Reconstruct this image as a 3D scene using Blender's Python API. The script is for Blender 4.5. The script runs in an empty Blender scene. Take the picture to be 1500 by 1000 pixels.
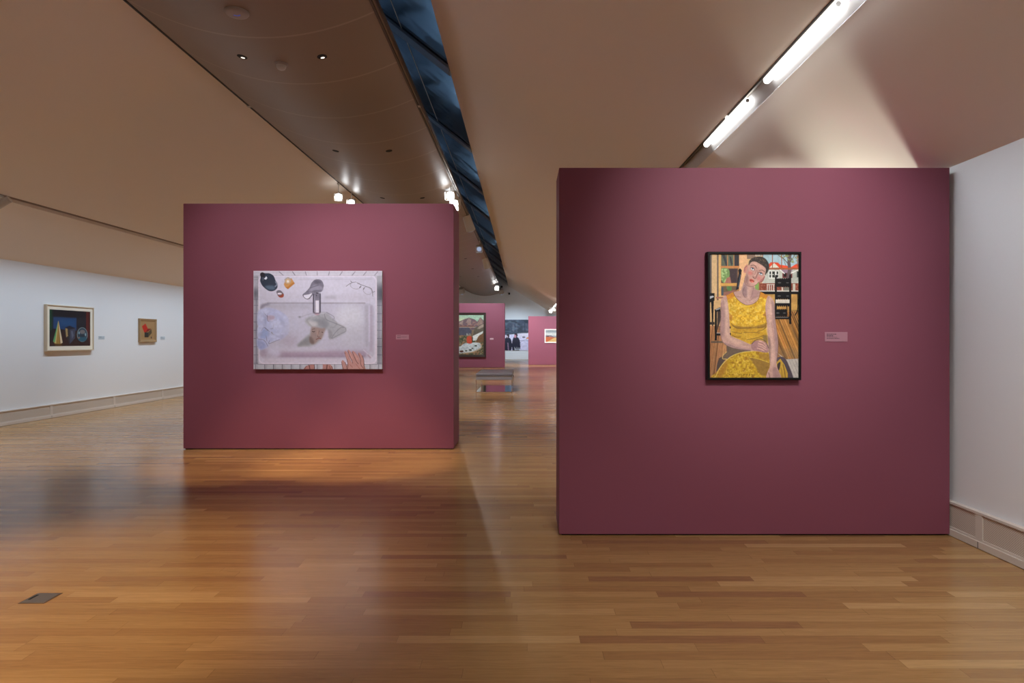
import bpy, bmesh, math, random
import numpy as np
from mathutils import Vector, Matrix

S = bpy.context.scene
C = S.collection
F = 960.0            # focal length in pixels of the 1500 px wide frame
EYE = 1.5

# ------------------------------------------------------------------ camera
cam = bpy.data.cameras.new('camera')
cam.sensor_width = 36.0
cam.lens = 36.0 * F / 1500.0
cam.shift_x = -16.0 / 1500.0
cam.shift_y = -3.0 / 1500.0
cam.clip_start = 0.05
cam.clip_end = 200
co = bpy.data.objects.new('camera', cam)
C.objects.link(co)
co.location = (0, 0, EYE)
co.rotation_euler = (math.radians(90), 0, 0)
S.camera = co

# ------------------------------------------------------------------ world, exposure
w = bpy.data.worlds.new('dusk')
S.world = w
w.use_nodes = True
w.node_tree.nodes['Background'].inputs[0].default_value = (0.10, 0.20, 0.42, 1)
w.node_tree.nodes['Background'].inputs[1].default_value = 0.5
S.view_settings.view_transform = 'Standard'
S.view_settings.look = 'None'
S.view_settings.gamma = 1.0
S.view_settings.use_curve_mapping = False
S.view_settings.exposure = 0.0
cy = S.cycles
cy.use_denoising = True
cy.max_bounces = 10
cy.diffuse_bounces = 7
cy.glossy_bounces = 5
cy.sample_clamp_indirect = 6.0
cy.sample_clamp_direct = 0.0
cy.caustics_reflective = False
cy.caustics_refractive = False

# ------------------------------------------------------------------ lamps of the room
COOL = (0.66, 0.83, 1.0)
DAY = (0.84, 0.93, 1.0)
NEUT = (1.0, 0.965, 0.92)
SOFT = (1.0, 0.90, 0.80)
CLEAR = (1.0, 0.94, 0.93)
PALE = (0.95, 1.0, 0.86)
AMBER = (1.0, 0.74, 0.48)

def area(name, loc, direction, sx, sy, power, color, spread=180):
    l = bpy.data.lights.new(name, 'AREA')
    l.shape = 'RECTANGLE'; l.size = sx; l.size_y = sy
    l.energy = power; l.color = color
    l.spread = math.radians(spread)
    o = bpy.data.objects.new(name, l); C.objects.link(o)
    o.location = loc
    d = Vector(direction).normalized()
    # long side along world Y
    z = -d; y = Vector((0, 1, 0)); x = y.cross(z).normalized(); y = z.cross(x)
    o.matrix_world = Matrix.Translation(loc) @ Matrix((x, y, z)).transposed().to_4x4()
    return o

def spot(name, loc, target, power, color, angle=50, blend=0.6, radius=0.04):
    l = bpy.data.lights.new(name, 'SPOT')
    l.energy = power; l.color = color
    l.spot_size = math.radians(angle); l.spot_blend = blend
    l.shadow_soft_size = radius
    o = bpy.data.objects.new(name, l); C.objects.link(o)
    o.location = loc
    d = (Vector(target) - Vector(loc)).normalized()
    o.rotation_euler = d.to_track_quat('-Z', 'Y').to_euler()
    return o

# wall washers in the left ceiling slot, one long row
area('slot_lamp_left', (-7.70, 21.5, EYE + 2.045), (-0.40, 0, -0.92), 0.03, 54, 330, COOL, 92)
# wall washers on the right edge of the right slot; the visible tubes sit beside them
area('slot_lamp_right', (2.092, 29.0, EYE + 2.07), (0.46, 0, -0.89), 0.03, 40, 200, DAY, 90)
area('slot_lamp_right', (2.092, 1.0, EYE + 2.07), (0.46, 0, -0.89), 0.03, 12.5, 56, DAY, 90)
# spots on the front of the right partition
spot('spot_lamp', (1.9, 1.9, EYE + 2.10), (1.85, 5.0, 2.25), 330, NEUT, 50, 1.0)
spot('spot_lamp', (0.9, 1.4, EYE + 2.5), (1.8, 4.2, 0.0), 230, NEUT, 62, 1.0)
# spots on the front of the left partition and the floor at its foot
spot('spot_lamp', (-1.75, 5.6, EYE + 3.4), (-2.0, 8.94, 2.1), 520, CLEAR, 54, 1.0)
spot('spot_lamp', (-4.3, 5.6, EYE + 3.6), (-3.3, 8.94, 1.9), 400, CLEAR, 54, 1.0)
spot('spot_lamp', (-2.0, 6.6, EYE + 3.2), (-2.0, 8.05, 0.0), 700, AMBER, 34, 0.7)
spot('spot_lamp', (-3.4, 6.6, EYE + 3.2), (-3.4, 8.0, 0.0), 480, AMBER, 34, 0.7)
# spots that leave a pool on the floor in the left foreground
spot('spot_lamp', (-4.3, 1.4, EYE + 3.5), (-2.9, 3.6, 0.0), 1150, AMBER, 42, 0.8)
# general downlighting in front of the right partition
spot('spot_lamp', (1.2, -1.0, EYE + 2.4), (1.8, 2.8, 0.0), 240, NEUT, 76, 1.0)
spot('spot_lamp', (-1.75, -2.0, EYE + 3.4), (-2.0, 1.0, 0.0), 300, SOFT, 80, 1.0)
# beyond the first partitions
spot('spot_lamp', (1.3, 7.4, 3.3), (3.3, 6.5, 1.9), 300, NEUT, 74, 0.9)  # added behind the right partition to boost bounce off the right wall
spot('spot_lamp', (3.0, 7.1, 1.58), (2.85, 5.3, 3.02), 175, PALE, 56, 1.0, 0.16)  # added unseen uplight behind the partition, makes the bright ceiling patch
spot('spot_lamp', (-0.6, 6.2, EYE + 3.5), (-0.2, 7.8, 0.0), 330, NEUT, 42, 1.0)  # added to brighten the floor in the gap between the partitions
spot('spot_lamp', (-6.6, 7.5, EYE + 2.4), (-6.6, 9.3, 0.0), 330, NEUT, 84, 1.0)  # added to brighten the floor on the left side
for yy in (12.0, 17.0, 22.0, 27.0):
    spot('spot_lamp', (-1.75, yy, EYE + 3.3), (0.4, yy + 3.0, 0.0), 620, NEUT, 80, 0.8)
    spot('spot_lamp', (-4.2, yy, EYE + 3.5), (-6.0, yy + 3.0, 0.0), 420, NEUT, 80, 0.8)
spot('spot_lamp', (-1.75, 15.2, EYE + 3.2), (-2.0, 9.8, 1.4), 420, NEUT, 50, 0.8)
spot('spot_lamp', (-4.2, 15.2, EYE + 3.2), (-3.4, 9.8, 1.4), 420, NEUT, 50, 0.8)
spot('spot_lamp', (-1.9, 31.2, EYE + 3.3), (-2.4, 34.7, 1.9), 900, DAY, 80, 0.8)
spot('spot_lamp', (1.9, 34.5, EYE + 2.0), (1.9, 38.4, 1.6), 820, DAY, 80, 0.7)
spot('spot_lamp', (-1.75, 36.5, EYE + 3.2), (0.0, 39.0, 0.0), 1000, NEUT, 90, 0.8)
spot('spot_lamp', (-1.75, 44.5, EYE + 3.2), (-0.6, 49.6, 1.2), 1000, COOL, 60, 1.0)
spot('spot_lamp', (1.9, 44.0, EYE + 1.9), (1.6, 49.6, 1.2), 300, COOL, 70, 1.0)
# unseen lamps added in the skylight shaft to light what the glazing mirrors
for yy in (5.5, 9.2, 12.9, 16.6, 24, 32, 40):
    area('shaft_fill', (-3.35, yy, EYE + 3.75), (-0.45, 0, 0.9), 0.10, 2.4, 13, (0.55, 0.78, 1.0))

# ------------------------------------------------------------------ helpers
def mesh_obj(name, bm, mat, parent=None, smooth=False):
    me = bpy.data.meshes.new(name)
    bmesh.ops.recalc_face_normals(bm, faces=bm.faces[:])
    bm.to_mesh(me); bm.free()
    if smooth:
        for p in me.polygons: p.use_smooth = True
    me.materials.append(mat)
    o = bpy.data.objects.new(name, me); C.objects.link(o)
    if parent: o.parent = parent
    return o

def tag(o, label=None, cat=None, group=None, kind=None):
    if label: o['label'] = label
    if cat: o['category'] = cat
    if group: o['group'] = group
    if kind: o['kind'] = kind
    return o

def thing(name, label, cat, loc=(0, 0, 0), rotz=0, group=None):
    o = bpy.data.objects.new(name, None); C.objects.link(o)
    o.location = loc; o.rotation_euler = (0, 0, rotz)
    o.empty_display_size = 0.1
    return tag(o, label, cat, group)

def box(bm, x0, x1, y0, y1, z0, z1):
    v = [bm.verts.new((x, y, z)) for x in (x0, x1) for y in (y0, y1) for z in (z0, z1)]
    for f in ((0, 1, 3, 2), (4, 6, 7, 5), (0, 4, 5, 1), (2, 3, 7, 6), (0, 2, 6, 4), (1, 5, 7, 3)):
        bm.faces.new([v[i] for i in f])
    return v

def bxobj(name, dims, mat, parent=None, bevel=0):
    bm = bmesh.new(); box(bm, *dims)
    if bevel:
        bmesh.ops.bevel(bm, geom=bm.edges[:], offset=bevel, segments=3, affect='EDGES', profile=0.6)
    return mesh_obj(name, bm, mat, parent)

def cyl(bm, p0, p1, r0, r1=None, n=20, caps=True):
    r1 = r0 if r1 is None else r1
    p0 = Vector(p0); p1 = Vector(p1); d = (p1 - p0).normalized()
    a = d.orthogonal().normalized(); b = d.cross(a)
    R = []
    for p, r in ((p0, r0), (p1, r1)):
        R.append([bm.verts.new(p + r * (math.cos(t) * a + math.sin(t) * b))
                  for t in [2 * math.pi * i / n for i in range(n)]])
    for i in range(n):
        bm.faces.new((R[0][i], R[0][(i + 1) % n], R[1][(i + 1) % n], R[1][i]))
    if caps:
        bm.faces.new(R[0]); bm.faces.new(R[1])

def lathe(bm, prof, n=32, centre=(0, 0, 0)):
    c = Vector(centre); rings = []
    for r, z in prof:
        if r < 1e-6: rings.append([bm.verts.new(c + Vector((0, 0, z)))])
        else: rings.append([bm.verts.new(c + Vector((r * math.cos(2 * math.pi * i / n), r * math.sin(2 * math.pi * i / n), z))) for i in range(n)])
    for A, B in zip(rings, rings[1:]):
        for i in range(n):
            j = (i + 1) % n
            if len(A) == 1 and len(B) == 1: continue
            if len(A) == 1: bm.faces.new((A[0], B[i], B[j]))
            elif len(B) == 1: bm.faces.new((A[i], A[j], B[0]))
            else: bm.faces.new((A[i], A[j], B[j], B[i]))

def extrude_profile(bm, pts, y0, y1, ny=1):
    """pts: closed outline in X,Z, swept along Y"""
    rows = []
    for k in range(ny + 1):
        y = y0 + (y1 - y0) * k / ny
        rows.append([bm.verts.new((x, y, z)) for x, z in pts])
    n = len(pts)
    for a, b in zip(rows, rows[1:]):
        for i in range(n):
            bm.faces.new((a[i], a[(i + 1) % n], b[(i + 1) % n], b[i]))
    bm.faces.new(rows[0]); bm.faces.new(rows[-1])

# ------------------------------------------------------------------ materials
def s2l(c):
    return tuple((v / 255 / 12.92) if v / 255 <= 0.04045 else ((v / 255 + 0.055) / 1.055) ** 2.4 for v in c)

def mat(name, col, rough=0.6, metal=0.0, spec=0.5, emit=None, estr=0, bump=0, bscale=200, alpha=None, coat=0):
    m = bpy.data.materials.new(name); m.use_nodes = True
    nt = m.node_tree; b = nt.nodes['Principled BSDF']
    b.inputs['Base Color'].default_value = (*col, 1)
    b.inputs['Roughness'].default_value = rough
    b.inputs['Metallic'].default_value = metal
    b.inputs['Specular IOR Level'].default_value = spec
    b.inputs['Coat Weight'].default_value = coat
    if emit:
        b.inputs['Emission Color'].default_value = (*emit, 1)
        b.inputs['Emission Strength'].default_value = estr
    if bump:
        tc = nt.nodes.new('ShaderNodeTexCoord'); nz = nt.nodes.new('ShaderNodeTexNoise')
        nz.inputs['Scale'].default_value = bscale; nz.inputs['Detail'].default_value = 3
        bp = nt.nodes.new('ShaderNodeBump'); bp.inputs['Strength'].default_value = bump
        bp.inputs['Distance'].default_value = 0.004
        nt.links.new(tc.outputs['Object'], nz.inputs['Vector'])
        nt.links.new(nz.outputs['Fac'], bp.inputs['Height'])
        nt.links.new(bp.outputs['Normal'], b.inputs['Normal'])
    return m

M = {}
M['plum'] = mat('plum_paint', (0.235, 0.068, 0.108), 0.62, spec=0.3, bump=0.06, bscale=90)
M['white_wall'] = mat('white_wall_paint', (0.79, 0.81, 0.83), 0.7, spec=0.2, bump=0.05, bscale=60)
M['ceiling'] = mat('ceiling_paint', (0.88, 0.80, 0.71), 0.75, spec=0.15)
M['cream'] = mat('cream_metal', (0.66, 0.60, 0.54), 0.5)
M['black_frame'] = mat('black_lacquer', (0.004, 0.004, 0.004), 0.45, spec=0.2)
M['dark_wood'] = mat('dark_wood', (0.03, 0.018, 0.014), 0.4, bump=0.2, bscale=30)
M['pale_frame'] = mat('pale_wood_frame', (0.62, 0.52, 0.38), 0.45)
M['mount'] = mat('cream_mount_board', (0.84, 0.79, 0.66), 0.8)
M['oak_frame'] = mat('oak_frame', (0.36, 0.24, 0.12), 0.45, bump=0.2, bscale=60)
M['white_frame'] = mat('white_frame', (0.85, 0.82, 0.76), 0.5)
M['canvas_edge'] = mat('canvas_edge', (0.55, 0.53, 0.53), 0.85)
M['chrome'] = mat('chrome', (0.72, 0.72, 0.74), 0.06, metal=1.0)
M['steel'] = mat('brushed_steel', (0.35, 0.33, 0.31), 0.35, metal=0.9)
M['leather'] = mat('grey_leather', (0.13, 0.125, 0.15), 0.34, bump=0.15, bscale=120)
M['leather_low'] = mat('grey_leather_band', (0.22, 0.215, 0.24), 0.4)
M['black'] = mat('matt_black', (0.004, 0.004, 0.004), 0.7)
M['dark_line'] = mat('dark_gap', (0.03, 0.022, 0.018), 0.6)
M['track'] = mat('bronze_track', (0.10, 0.07, 0.052), 0.45, metal=0.3)
M['rail'] = mat('pale_rail', (0.40, 0.36, 0.30), 0.4, metal=0.3)
M['slot_white'] = mat('slot_reflector', (0.62, 0.63, 0.64), 0.45, metal=0.1)
M['tube'] = mat('lit_tube', (0.9, 0.9, 0.9), 0.4, emit=(1.0, 0.98, 0.95), estr=5)
M['lit_lens'] = mat('lit_lens', (0.9, 0.9, 0.9), 0.3, emit=(0.95, 0.97, 1.0), estr=20)
M['dim_lens'] = mat('dim_lens', (0.5, 0.6, 0.8), 0.15, emit=(0.5, 0.65, 0.95), estr=0.5)  # faint blue glow put into the lens, also on unlit spotlights
M['down_lens'] = mat('downlight_lens', (0.9, 0.88, 0.85), 0.3, emit=(1.0, 0.9, 0.78), estr=1.5)
M['fixture'] = mat('pale_fixture', (0.55, 0.52, 0.48), 0.35)
M['plastic'] = mat('off_white_plastic', (0.36, 0.30, 0.27), 0.5)
M['blue_mark'] = mat('blue_lit_arc', (0.03, 0.09, 0.5), 0.4, emit=(0.06, 0.16, 0.8), estr=0.35)
M['label_pink'] = mat('pink_label', (0.36, 0.17, 0.22), 0.6)
M['label_grey'] = mat('pale_grey_label', (0.52, 0.60, 0.66), 0.6)
M['ink'] = mat('label_ink', (0.06, 0.03, 0.05), 0.7)
M['ink_grey'] = mat('label_ink_grey', (0.22, 0.26, 0.30), 0.7)
M['shaft'] = mat('shaft_lining', (0.24, 0.32, 0.42), 0.45)
M['mullion'] = mat('blue_grey_mullion', (0.22, 0.25, 0.30), 0.4, metal=0.2)
M['seam'] = mat('thin_pale_seam', (0.85, 0.78, 0.66), 0.4)

def nn(nt, t, **k):
    n = nt.nodes.new(t)
    for a, v in k.items(): setattr(n, a, v)
    return n
def mth(nt, op, a, b=None):
    n = nn(nt, 'ShaderNodeMath', operation=op)
    for i, v in enumerate((a, b)):
        if v is None: continue
        if isinstance(v, (int, float)): n.inputs[i].default_value = v
        else: nt.links.new(v, n.inputs[i])
    return n.outputs[0]

def floor_material():
    m = bpy.data.materials.new('oak_strip_floor'); m.use_nodes = True
    nt = m.node_tree; b = nt.nodes['Principled BSDF']; L = nt.links
    tc = nn(nt, 'ShaderNodeTexCoord'); sp = nn(nt, 'ShaderNodeSeparateXYZ')
    L.new(tc.outputs['Object'], sp.inputs[0])
    X, Y = sp.outputs[0], sp.outputs[1]
    PW = 0.083
    yr = mth(nt, 'DIVIDE', Y, PW)
    row = mth(nt, 'FLOOR', yr)
    fy = mth(nt, 'FRACT', yr)
    wn = nn(nt, 'ShaderNodeTexWhiteNoise', noise_dimensions='1D')
    L.new(row, wn.inputs['W'])
    ln = mth(nt, 'ADD', mth(nt, 'MULTIPLY', wn.outputs['Value'], 0.7), 0.75)
    xs = mth(nt, 'ADD', mth(nt, 'DIVIDE', X, ln), mth(nt, 'MULTIPLY', wn.outputs['Value'], 37.3))
    colm = mth(nt, 'FLOOR', xs); fx = mth(nt, 'FRACT', xs)
    cmb = nn(nt, 'ShaderNodeCombineXYZ'); L.new(row, cmb.inputs[0]); L.new(colm, cmb.inputs[1])
    w2 = nn(nt, 'ShaderNodeTexWhiteNoise', noise_dimensions='2D'); L.new(cmb.outputs[0], w2.inputs['Vector'])
    ramp = nn(nt, 'ShaderNodeValToRGB'); L.new(w2.outputs['Value'], ramp.inputs[0])
    el = ramp.color_ramp.elements
    el[0].position = 0; el[0].color = (0.30, 0.150, 0.064, 1)
    el[1].position = 1; el[1].color = (0.52, 0.315, 0.130, 1)
    for p, c in ((0.08, (0.35, 0.188, 0.070, 1)), (0.5, (0.40, 0.225, 0.084, 1)), (0.9, (0.44, 0.252, 0.097, 1))):
        e = el.new(p); e.color = c
    # grain
    off = nn(nt, 'ShaderNodeVectorMath', operation='MULTIPLY_ADD')
    L.new(w2.outputs['Color'], off.inputs[0]); off.inputs[1].default_value = (9, 9, 9)
    sc = nn(nt, 'ShaderNodeVectorMath', operation='MULTIPLY'); L.new(tc.outputs['Object'], sc.inputs[0])
    sc.inputs[1].default_value = (2.2, 34, 1); L.new(sc.outputs[0], off.inputs[2])
    gn = nn(nt, 'ShaderNodeTexNoise'); gn.inputs['Scale'].default_value = 1.6; gn.inputs['Detail'].default_value = 6
    gn.inputs['Roughness'].default_value = 0.62; gn.inputs['Distortion'].default_value = 1.4
    L.new(off.outputs[0], gn.inputs['Vector'])
    gr = nn(nt, 'ShaderNodeMapRange'); L.new(gn.outputs['Fac'], gr.inputs[0])
    gr.inputs[1].default_value = 0.3; gr.inputs[2].default_value = 0.7; gr.inputs[3].default_value = 0.82; gr.inputs[4].default_value = 1.12
    mul = nn(nt, 'ShaderNodeVectorMath', operation='SCALE'); L.new(ramp.outputs[0], mul.inputs[0]); L.new(gr.outputs[0], mul.inputs['Scale'])
    # joints
    e1 = mth(nt, 'LESS_THAN', mth(nt, 'ABSOLUTE', mth(nt, 'SUBTRACT', fy, 0.5)), 0.487)
    e2 = mth(nt, 'LESS_THAN', mth(nt, 'ABSOLUTE', mth(nt, 'SUBTRACT', fx, 0.5)), 0.4985)
    j = mth(nt, 'MULTIPLY', e1, e2)
    jf = mth(nt, 'ADD', mth(nt, 'MULTIPLY', j, 0.25), 0.75)
    mul2 = nn(nt, 'ShaderNodeVectorMath', operation='SCALE'); L.new(mul.outputs[0], mul2.inputs[0]); L.new(jf, mul2.inputs['Scale'])
    L.new(mul2.outputs[0], b.inputs['Base Color'])
    rr = nn(nt, 'ShaderNodeMapRange'); L.new(gn.outputs['Fac'], rr.inputs[0])
    rr.inputs[3].default_value = 0.17; rr.inputs[4].default_value = 0.27
    L.new(rr.outputs[0], b.inputs['Roughness'])
    b.inputs['Specular IOR Level'].default_value = 0.5
    bp = nn(nt, 'ShaderNodeBump'); bp.inputs['Strength'].default_value = 0.10; bp.inputs['Distance'].default_value = 0.0015
    hh = mth(nt, 'ADD', mth(nt, 'MULTIPLY', gn.outputs['Fac'], 0.5), j)
    L.new(hh, bp.inputs['Height']); L.new(bp.outputs['Normal'], b.inputs['Normal'])
    return m
M['floor'] = floor_material()

def belly_material():
    m = bpy.data.materials.new('curved_brown_panels'); m.use_nodes = True
    nt = m.node_tree; b = nt.nodes['Principled BSDF']; L = nt.links
    tc = nn(nt, 'ShaderNodeTexCoord'); sp = nn(nt, 'ShaderNodeSeparateXYZ'); L.new(tc.outputs['Object'], sp.inputs[0])
    f = mth(nt, 'FRACT', mth(nt, 'DIVIDE', mth(nt, 'SUBTRACT', sp.outputs[1], 7.17 - 0.65 + 13), 1.30))
    d = mth(nt, 'ABSOLUTE', mth(nt, 'SUBTRACT', f, 0.5))
    line = mth(nt, 'LESS_THAN', d, 0.012)
    mx = nn(nt, 'ShaderNodeMix', data_type='RGBA'); L.new(line, mx.inputs['Factor'])
    mx.inputs['A'].default_value = (0.28, 0.215, 0.165, 1); mx.inputs['B'].default_value = (0.38, 0.295, 0.23, 1)
    L.new(mx.outputs['Result'], b.inputs['Base Color'])
    b.inputs['Roughness'].default_value = 0.40
    b.inputs['Specular IOR Level'].default_value = 0.35
    nz = nn(nt, 'ShaderNodeTexNoise'); nz.inputs['Scale'].default_value = 1.1; L.new(tc.outputs['Object'], nz.inputs['Vector'])
    bp = nn(nt, 'ShaderNodeBump'); bp.inputs['Strength'].default_value = 0.3; bp.inputs['Distance'].default_value = 0.02
    L.new(nz.outputs['Fac'], bp.inputs['Height']); L.new(bp.outputs['Normal'], b.inputs['Normal'])
    return m
M['belly'] = belly_material()

def grille_material():
    m = bpy.data.materials.new('perforated_grille'); m.use_nodes = True
    nt = m.node_tree; b = nt.nodes['Principled BSDF']; L = nt.links
    tc = nn(nt, 'ShaderNodeTexCoord'); sp = nn(nt, 'ShaderNodeSeparateXYZ'); L.new(tc.outputs['Object'], sp.inputs[0])
    a = mth(nt, 'SUBTRACT', mth(nt, 'FRACT', mth(nt, 'DIVIDE', mth(nt, 'ADD', sp.outputs[1], sp.outputs[2]), 0.016)), 0.5)
    c = mth(nt, 'SUBTRACT', mth(nt, 'FRACT', mth(nt, 'DIVIDE', mth(nt, 'SUBTRACT', sp.outputs[1], sp.outputs[2]), 0.016)), 0.5)
    r = mth(nt, 'ADD', mth(nt, 'MULTIPLY', a, a), mth(nt, 'MULTIPLY', c, c))
    h = mth(nt, 'LESS_THAN', r, 0.075)
    mx = nn(nt, 'ShaderNodeMix', data_type='RGBA'); L.new(h, mx.inputs['Factor'])
    mx.inputs['A'].default_value = (0.64, 0.57, 0.50, 1); mx.inputs['B'].default_value = (0.30, 0.26, 0.22, 1)
    L.new(mx.outputs['Result'], b.inputs['Base Color']); b.inputs['Roughness'].default_value = 0.5
    return m
M['grille'] = grille_material()

def glass_material():
    m = bpy.data.materials.new('blue_glazing'); m.use_nodes = True
    nt = m.node_tree; b = nt.nodes['Principled BSDF']; L = nt.links
    b.inputs['Base Color'].default_value = (0.29, 0.36, 0.43, 1)
    b.inputs['Metallic'].default_value = 0.9
    b.inputs['Roughness'].default_value = 0.10
    tc = nn(nt, 'ShaderNodeTexCoord'); nz = nn(nt, 'ShaderNodeTexNoise'); nz.inputs['Scale'].default_value = 0.9
    L.new(tc.outputs['Object'], nz.inputs['Vector'])
    bp = nn(nt, 'ShaderNodeBump'); bp.inputs['Strength'].default_value = 0.5; bp.inputs['Distance'].default_value = 0.03
    L.new(nz.outputs['Fac'], bp.inputs['Height']); L.new(bp.outputs['Normal'], b.inputs['Normal'])
    return m
M['glazing'] = glass_material()

# ------------------------------------------------------------------ the shell
XL, XR = -9.03, 3.307
Y0, Y1 = -6.0, 49.65
def Z(z): return z + EYE
def zc_left(x): return 1.395 + (x - XL) * (3.756 - 1.395) / (-4.4 - XL)
def zb(x): return 3.30 + 0.19 * (x + 2.85) ** 2
def zr(x): return 4.05 - (4.05 - 1.331) / (3.307 + 1.1) * (x + 1.1)

tag(bxobj('floor', (XL - .2, XR + .2, Y0 - .2, Y1 + .2, -0.12, 0), M['floor']), 'glossy oak strip floor running the length of the gallery', kind='structure')
tag(bxobj('wall_left', (XL - .15, XL, Y0, Y1, 0, Z(1.47)), M['white_wall']), 'long white left wall with a perforated baseboard', kind='structure')
tag(bxobj('wall_right', (XR, XR + .15, Y0, Y1, 0, Z(1.42)), M['white_wall']), 'white wall at the right edge of the picture', kind='structure')
tag(bxobj('wall_back', (XL, XR, Y1, Y1 + .15, 0, Z(6.2)), M['white_wall']), 'white end wall far down the gallery', kind='structure')
tag(bxobj('wall_front', (XL, XR, Y0 - .15, Y0, 0, Z(6.2)), M['white_wall']), 'white wall behind the camera', kind='structure')

def slab(name, pts, mtl, label):
    bm = bmesh.new()
    top = [(x, z + 0.06) for x, z in reversed(pts)]
    extrude_profile(bm, [(x, Z(z)) for x, z in pts] + [(x, Z(z)) for x, z in top], Y0, Y1, 1)
    return tag(mesh_obj(name, bm, mtl), label, kind='structure')
SL0, SL1 = -7.71, -7.61
SR0, SR1 = 1.965, 2.098
slab('ceiling', [(XL, zc_left(XL)), (SL0, zc_left(SL0))], M['ceiling'], 'low sloping ceiling strip along the left wall')
slab('ceiling', [(SL1, zc_left(SL1)), (-4.42, zc_left(-4.42))], M['ceiling'], 'broad sloping ceiling on the left')
slab('ceiling', [(-1.1, zr(-1.1)), (SR0, zr(SR0))], M['ceiling'], 'broad sloping ceiling right of the blue skylight')
slab('ceiling', [(SR1, zr(SR1)), (XR, zr(XR))], M['ceiling'], 'sloping ceiling strip along the right wall')
n = 28
bp_ = [(-4.385 + (4.385 - 1.62) * i / n, ) for i in range(n + 1)]
belly = slab('ceiling', [(p[0], zb(p[0])) for p in bp_], M['belly'], 'curved dark brown ceiling panel bulging down between the slopes')
for p in belly.data.polygons: p.use_smooth = abs(p.normal.y) < 0.5
# side faces of the slab should stay crisp
try:
    belly.data.set_sharp_from_angle(angle=math.radians(30))
except Exception: pass

# tracks along the curved ceiling
bm = bmesh.new(); box(bm, -4.415, -4.39, Y0, Y1, Z(3.742), Z(3.80))
tag(mesh_obj('trim_1', bm, M['dark_line']), 'thin dark joint between left slope and curved ceiling', kind='structure')
bm = bmesh.new(); box(bm, -1.625, -1.60, Y0, Y1, Z(3.575), Z(3.66)); box(bm, -1.575, -1.56, Y0, Y1, Z(3.585), Z(3.66))
t2 = tag(mesh_obj('trim_2', bm, M['track']), 'bronze lighting track along the right edge of the curved ceiling', kind='structure')
bm = bmesh.new(); box(bm, -1.600, -1.575, Y0, Y1, Z(3.60), Z(3.66))
mesh_obj('track_channel', bm, M['rail'], t2)

# left slot: a narrow trough with a lip
bm = bmesh.new()
zz = zc_left(-7.66)
extrude_profile(bm, [(SL0 - .004, Z(zc_left(SL0) + .05)), (SL0 - .004, Z(zc_left(SL0) + .12)), (SL1 + .004, Z(zc_left(SL1) + .12)), (SL1 + .004, Z(zc_left(SL1) + .05)), (SL1 - .004, Z(zc_left(SL1) + .05)), (SL1 - .004, Z(zc_left(SL1) + .11)), (SL0 + .004, Z(zc_left(SL0) + .11)), (SL0 + .004, Z(zc_left(SL0) + .05))], Y0, Y1)
tag(mesh_obj('trim_3', bm, mat('slot_lining', (.40, .31, .25), .6)), 'recessed lighting slot along the left ceiling slope', kind='structure')

# right slot: trough, slanted reflector, black edge
bm = bmesh.new()
extrude_profile(bm, [(SR0 - .01, Z(zr(SR0) + .04)), (SR0 - .01, Z(zr(SR0) + .13)), (SR1 + .01, Z(zr(SR1) + .13)), (SR1 + .01, Z(zr(SR1) + .04)), (SR1 + .004, Z(zr(SR1) + .04)), (SR1 + .004, Z(zr(SR1) + .12)), (SR0 - .004, Z(zr(SR0) + .12)), (SR0 - .004, Z(zr(SR0) + .04))], Y0, Y1)
t4 = tag(mesh_obj('trim_4', bm, M['fixture']), 'recessed lighting slot along the right ceiling slope', kind='structure')
bm = bmesh.new()
extrude_profile(bm, [(2.040, Z(zr(2.04) + .075)), (SR1 + .002, Z(zr(SR1) - .004)), (SR1 + .002, Z(zr(SR1) + .004)), (2.044, Z(zr(2.044) + .083))], Y0, Y1)
mesh_obj('reflector', bm, M['slot_white'], t4)
# dark edge strips with short gaps every few metres
bm = bmesh.new()
for a, b_ in ((Y0, 2.0), (2.08, 6.30), (6.40, 11.0), (11.1, 20), (20.1, 30), (30.1, Y1)):
    extrude_profile(bm, [(SR0 - .002, Z(zr(SR0) - .004)), (SR0 + .010, Z(zr(SR0) - .010)), (SR0 + .010, Z(zr(SR0) + .02)), (SR0 - .002, Z(zr(SR0) + .02))], a, b_)
mesh_obj('edge_strip', bm, M['dark_line'], t4)

# ------------------------------------------------------------------ lit tubes in the right slot
def tube_light(y0, y1, label):
    x = SR0 + 0.045
    t = thing('linear_light', label, 'light', (x, y0, Z(zr(x))), group='lit tubes in the right ceiling slot')
    bm = bmesh.new(); cyl(bm, (0, 0.02, 0.002), (0, y1 - y0 - 0.02, 0.004), 0.030, n=16)
    mesh_obj('tube', bm, M['tube'], t)
    bm = bmesh.new(); cyl(bm, (0, 0.012, 0.006), (0, 0.022, 0.006), 0.018, n=14)
    mesh_obj('end_cap', bm, M['slot_white'], t)
    bm = bmesh.new(); cyl(bm, (0, y1 - y0 - 0.022, 0.006), (0, y1 - y0 - .012, 0.006), 0.018, n=14)
    mesh_obj('end_cap', bm, M['slot_white'], t)
    return t
tube_light(2.95, 4.12, 'bright linear tube in the right ceiling slot at the top picture edge')
tube_light(4.16, 5.42, 'bright linear tube in the right ceiling slot, before the dark gap')
tube_light(5.85, 7.20, 'bright linear tube in the right ceiling slot, just above the right plum partition')
tube_light(39.5, 41.0, 'distant bright tube in the right slot, high above the farthest partition')
tube_light(41.2, 42.7, 'farthest bright tube in the right slot, beyond the farthest partition')

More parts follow.
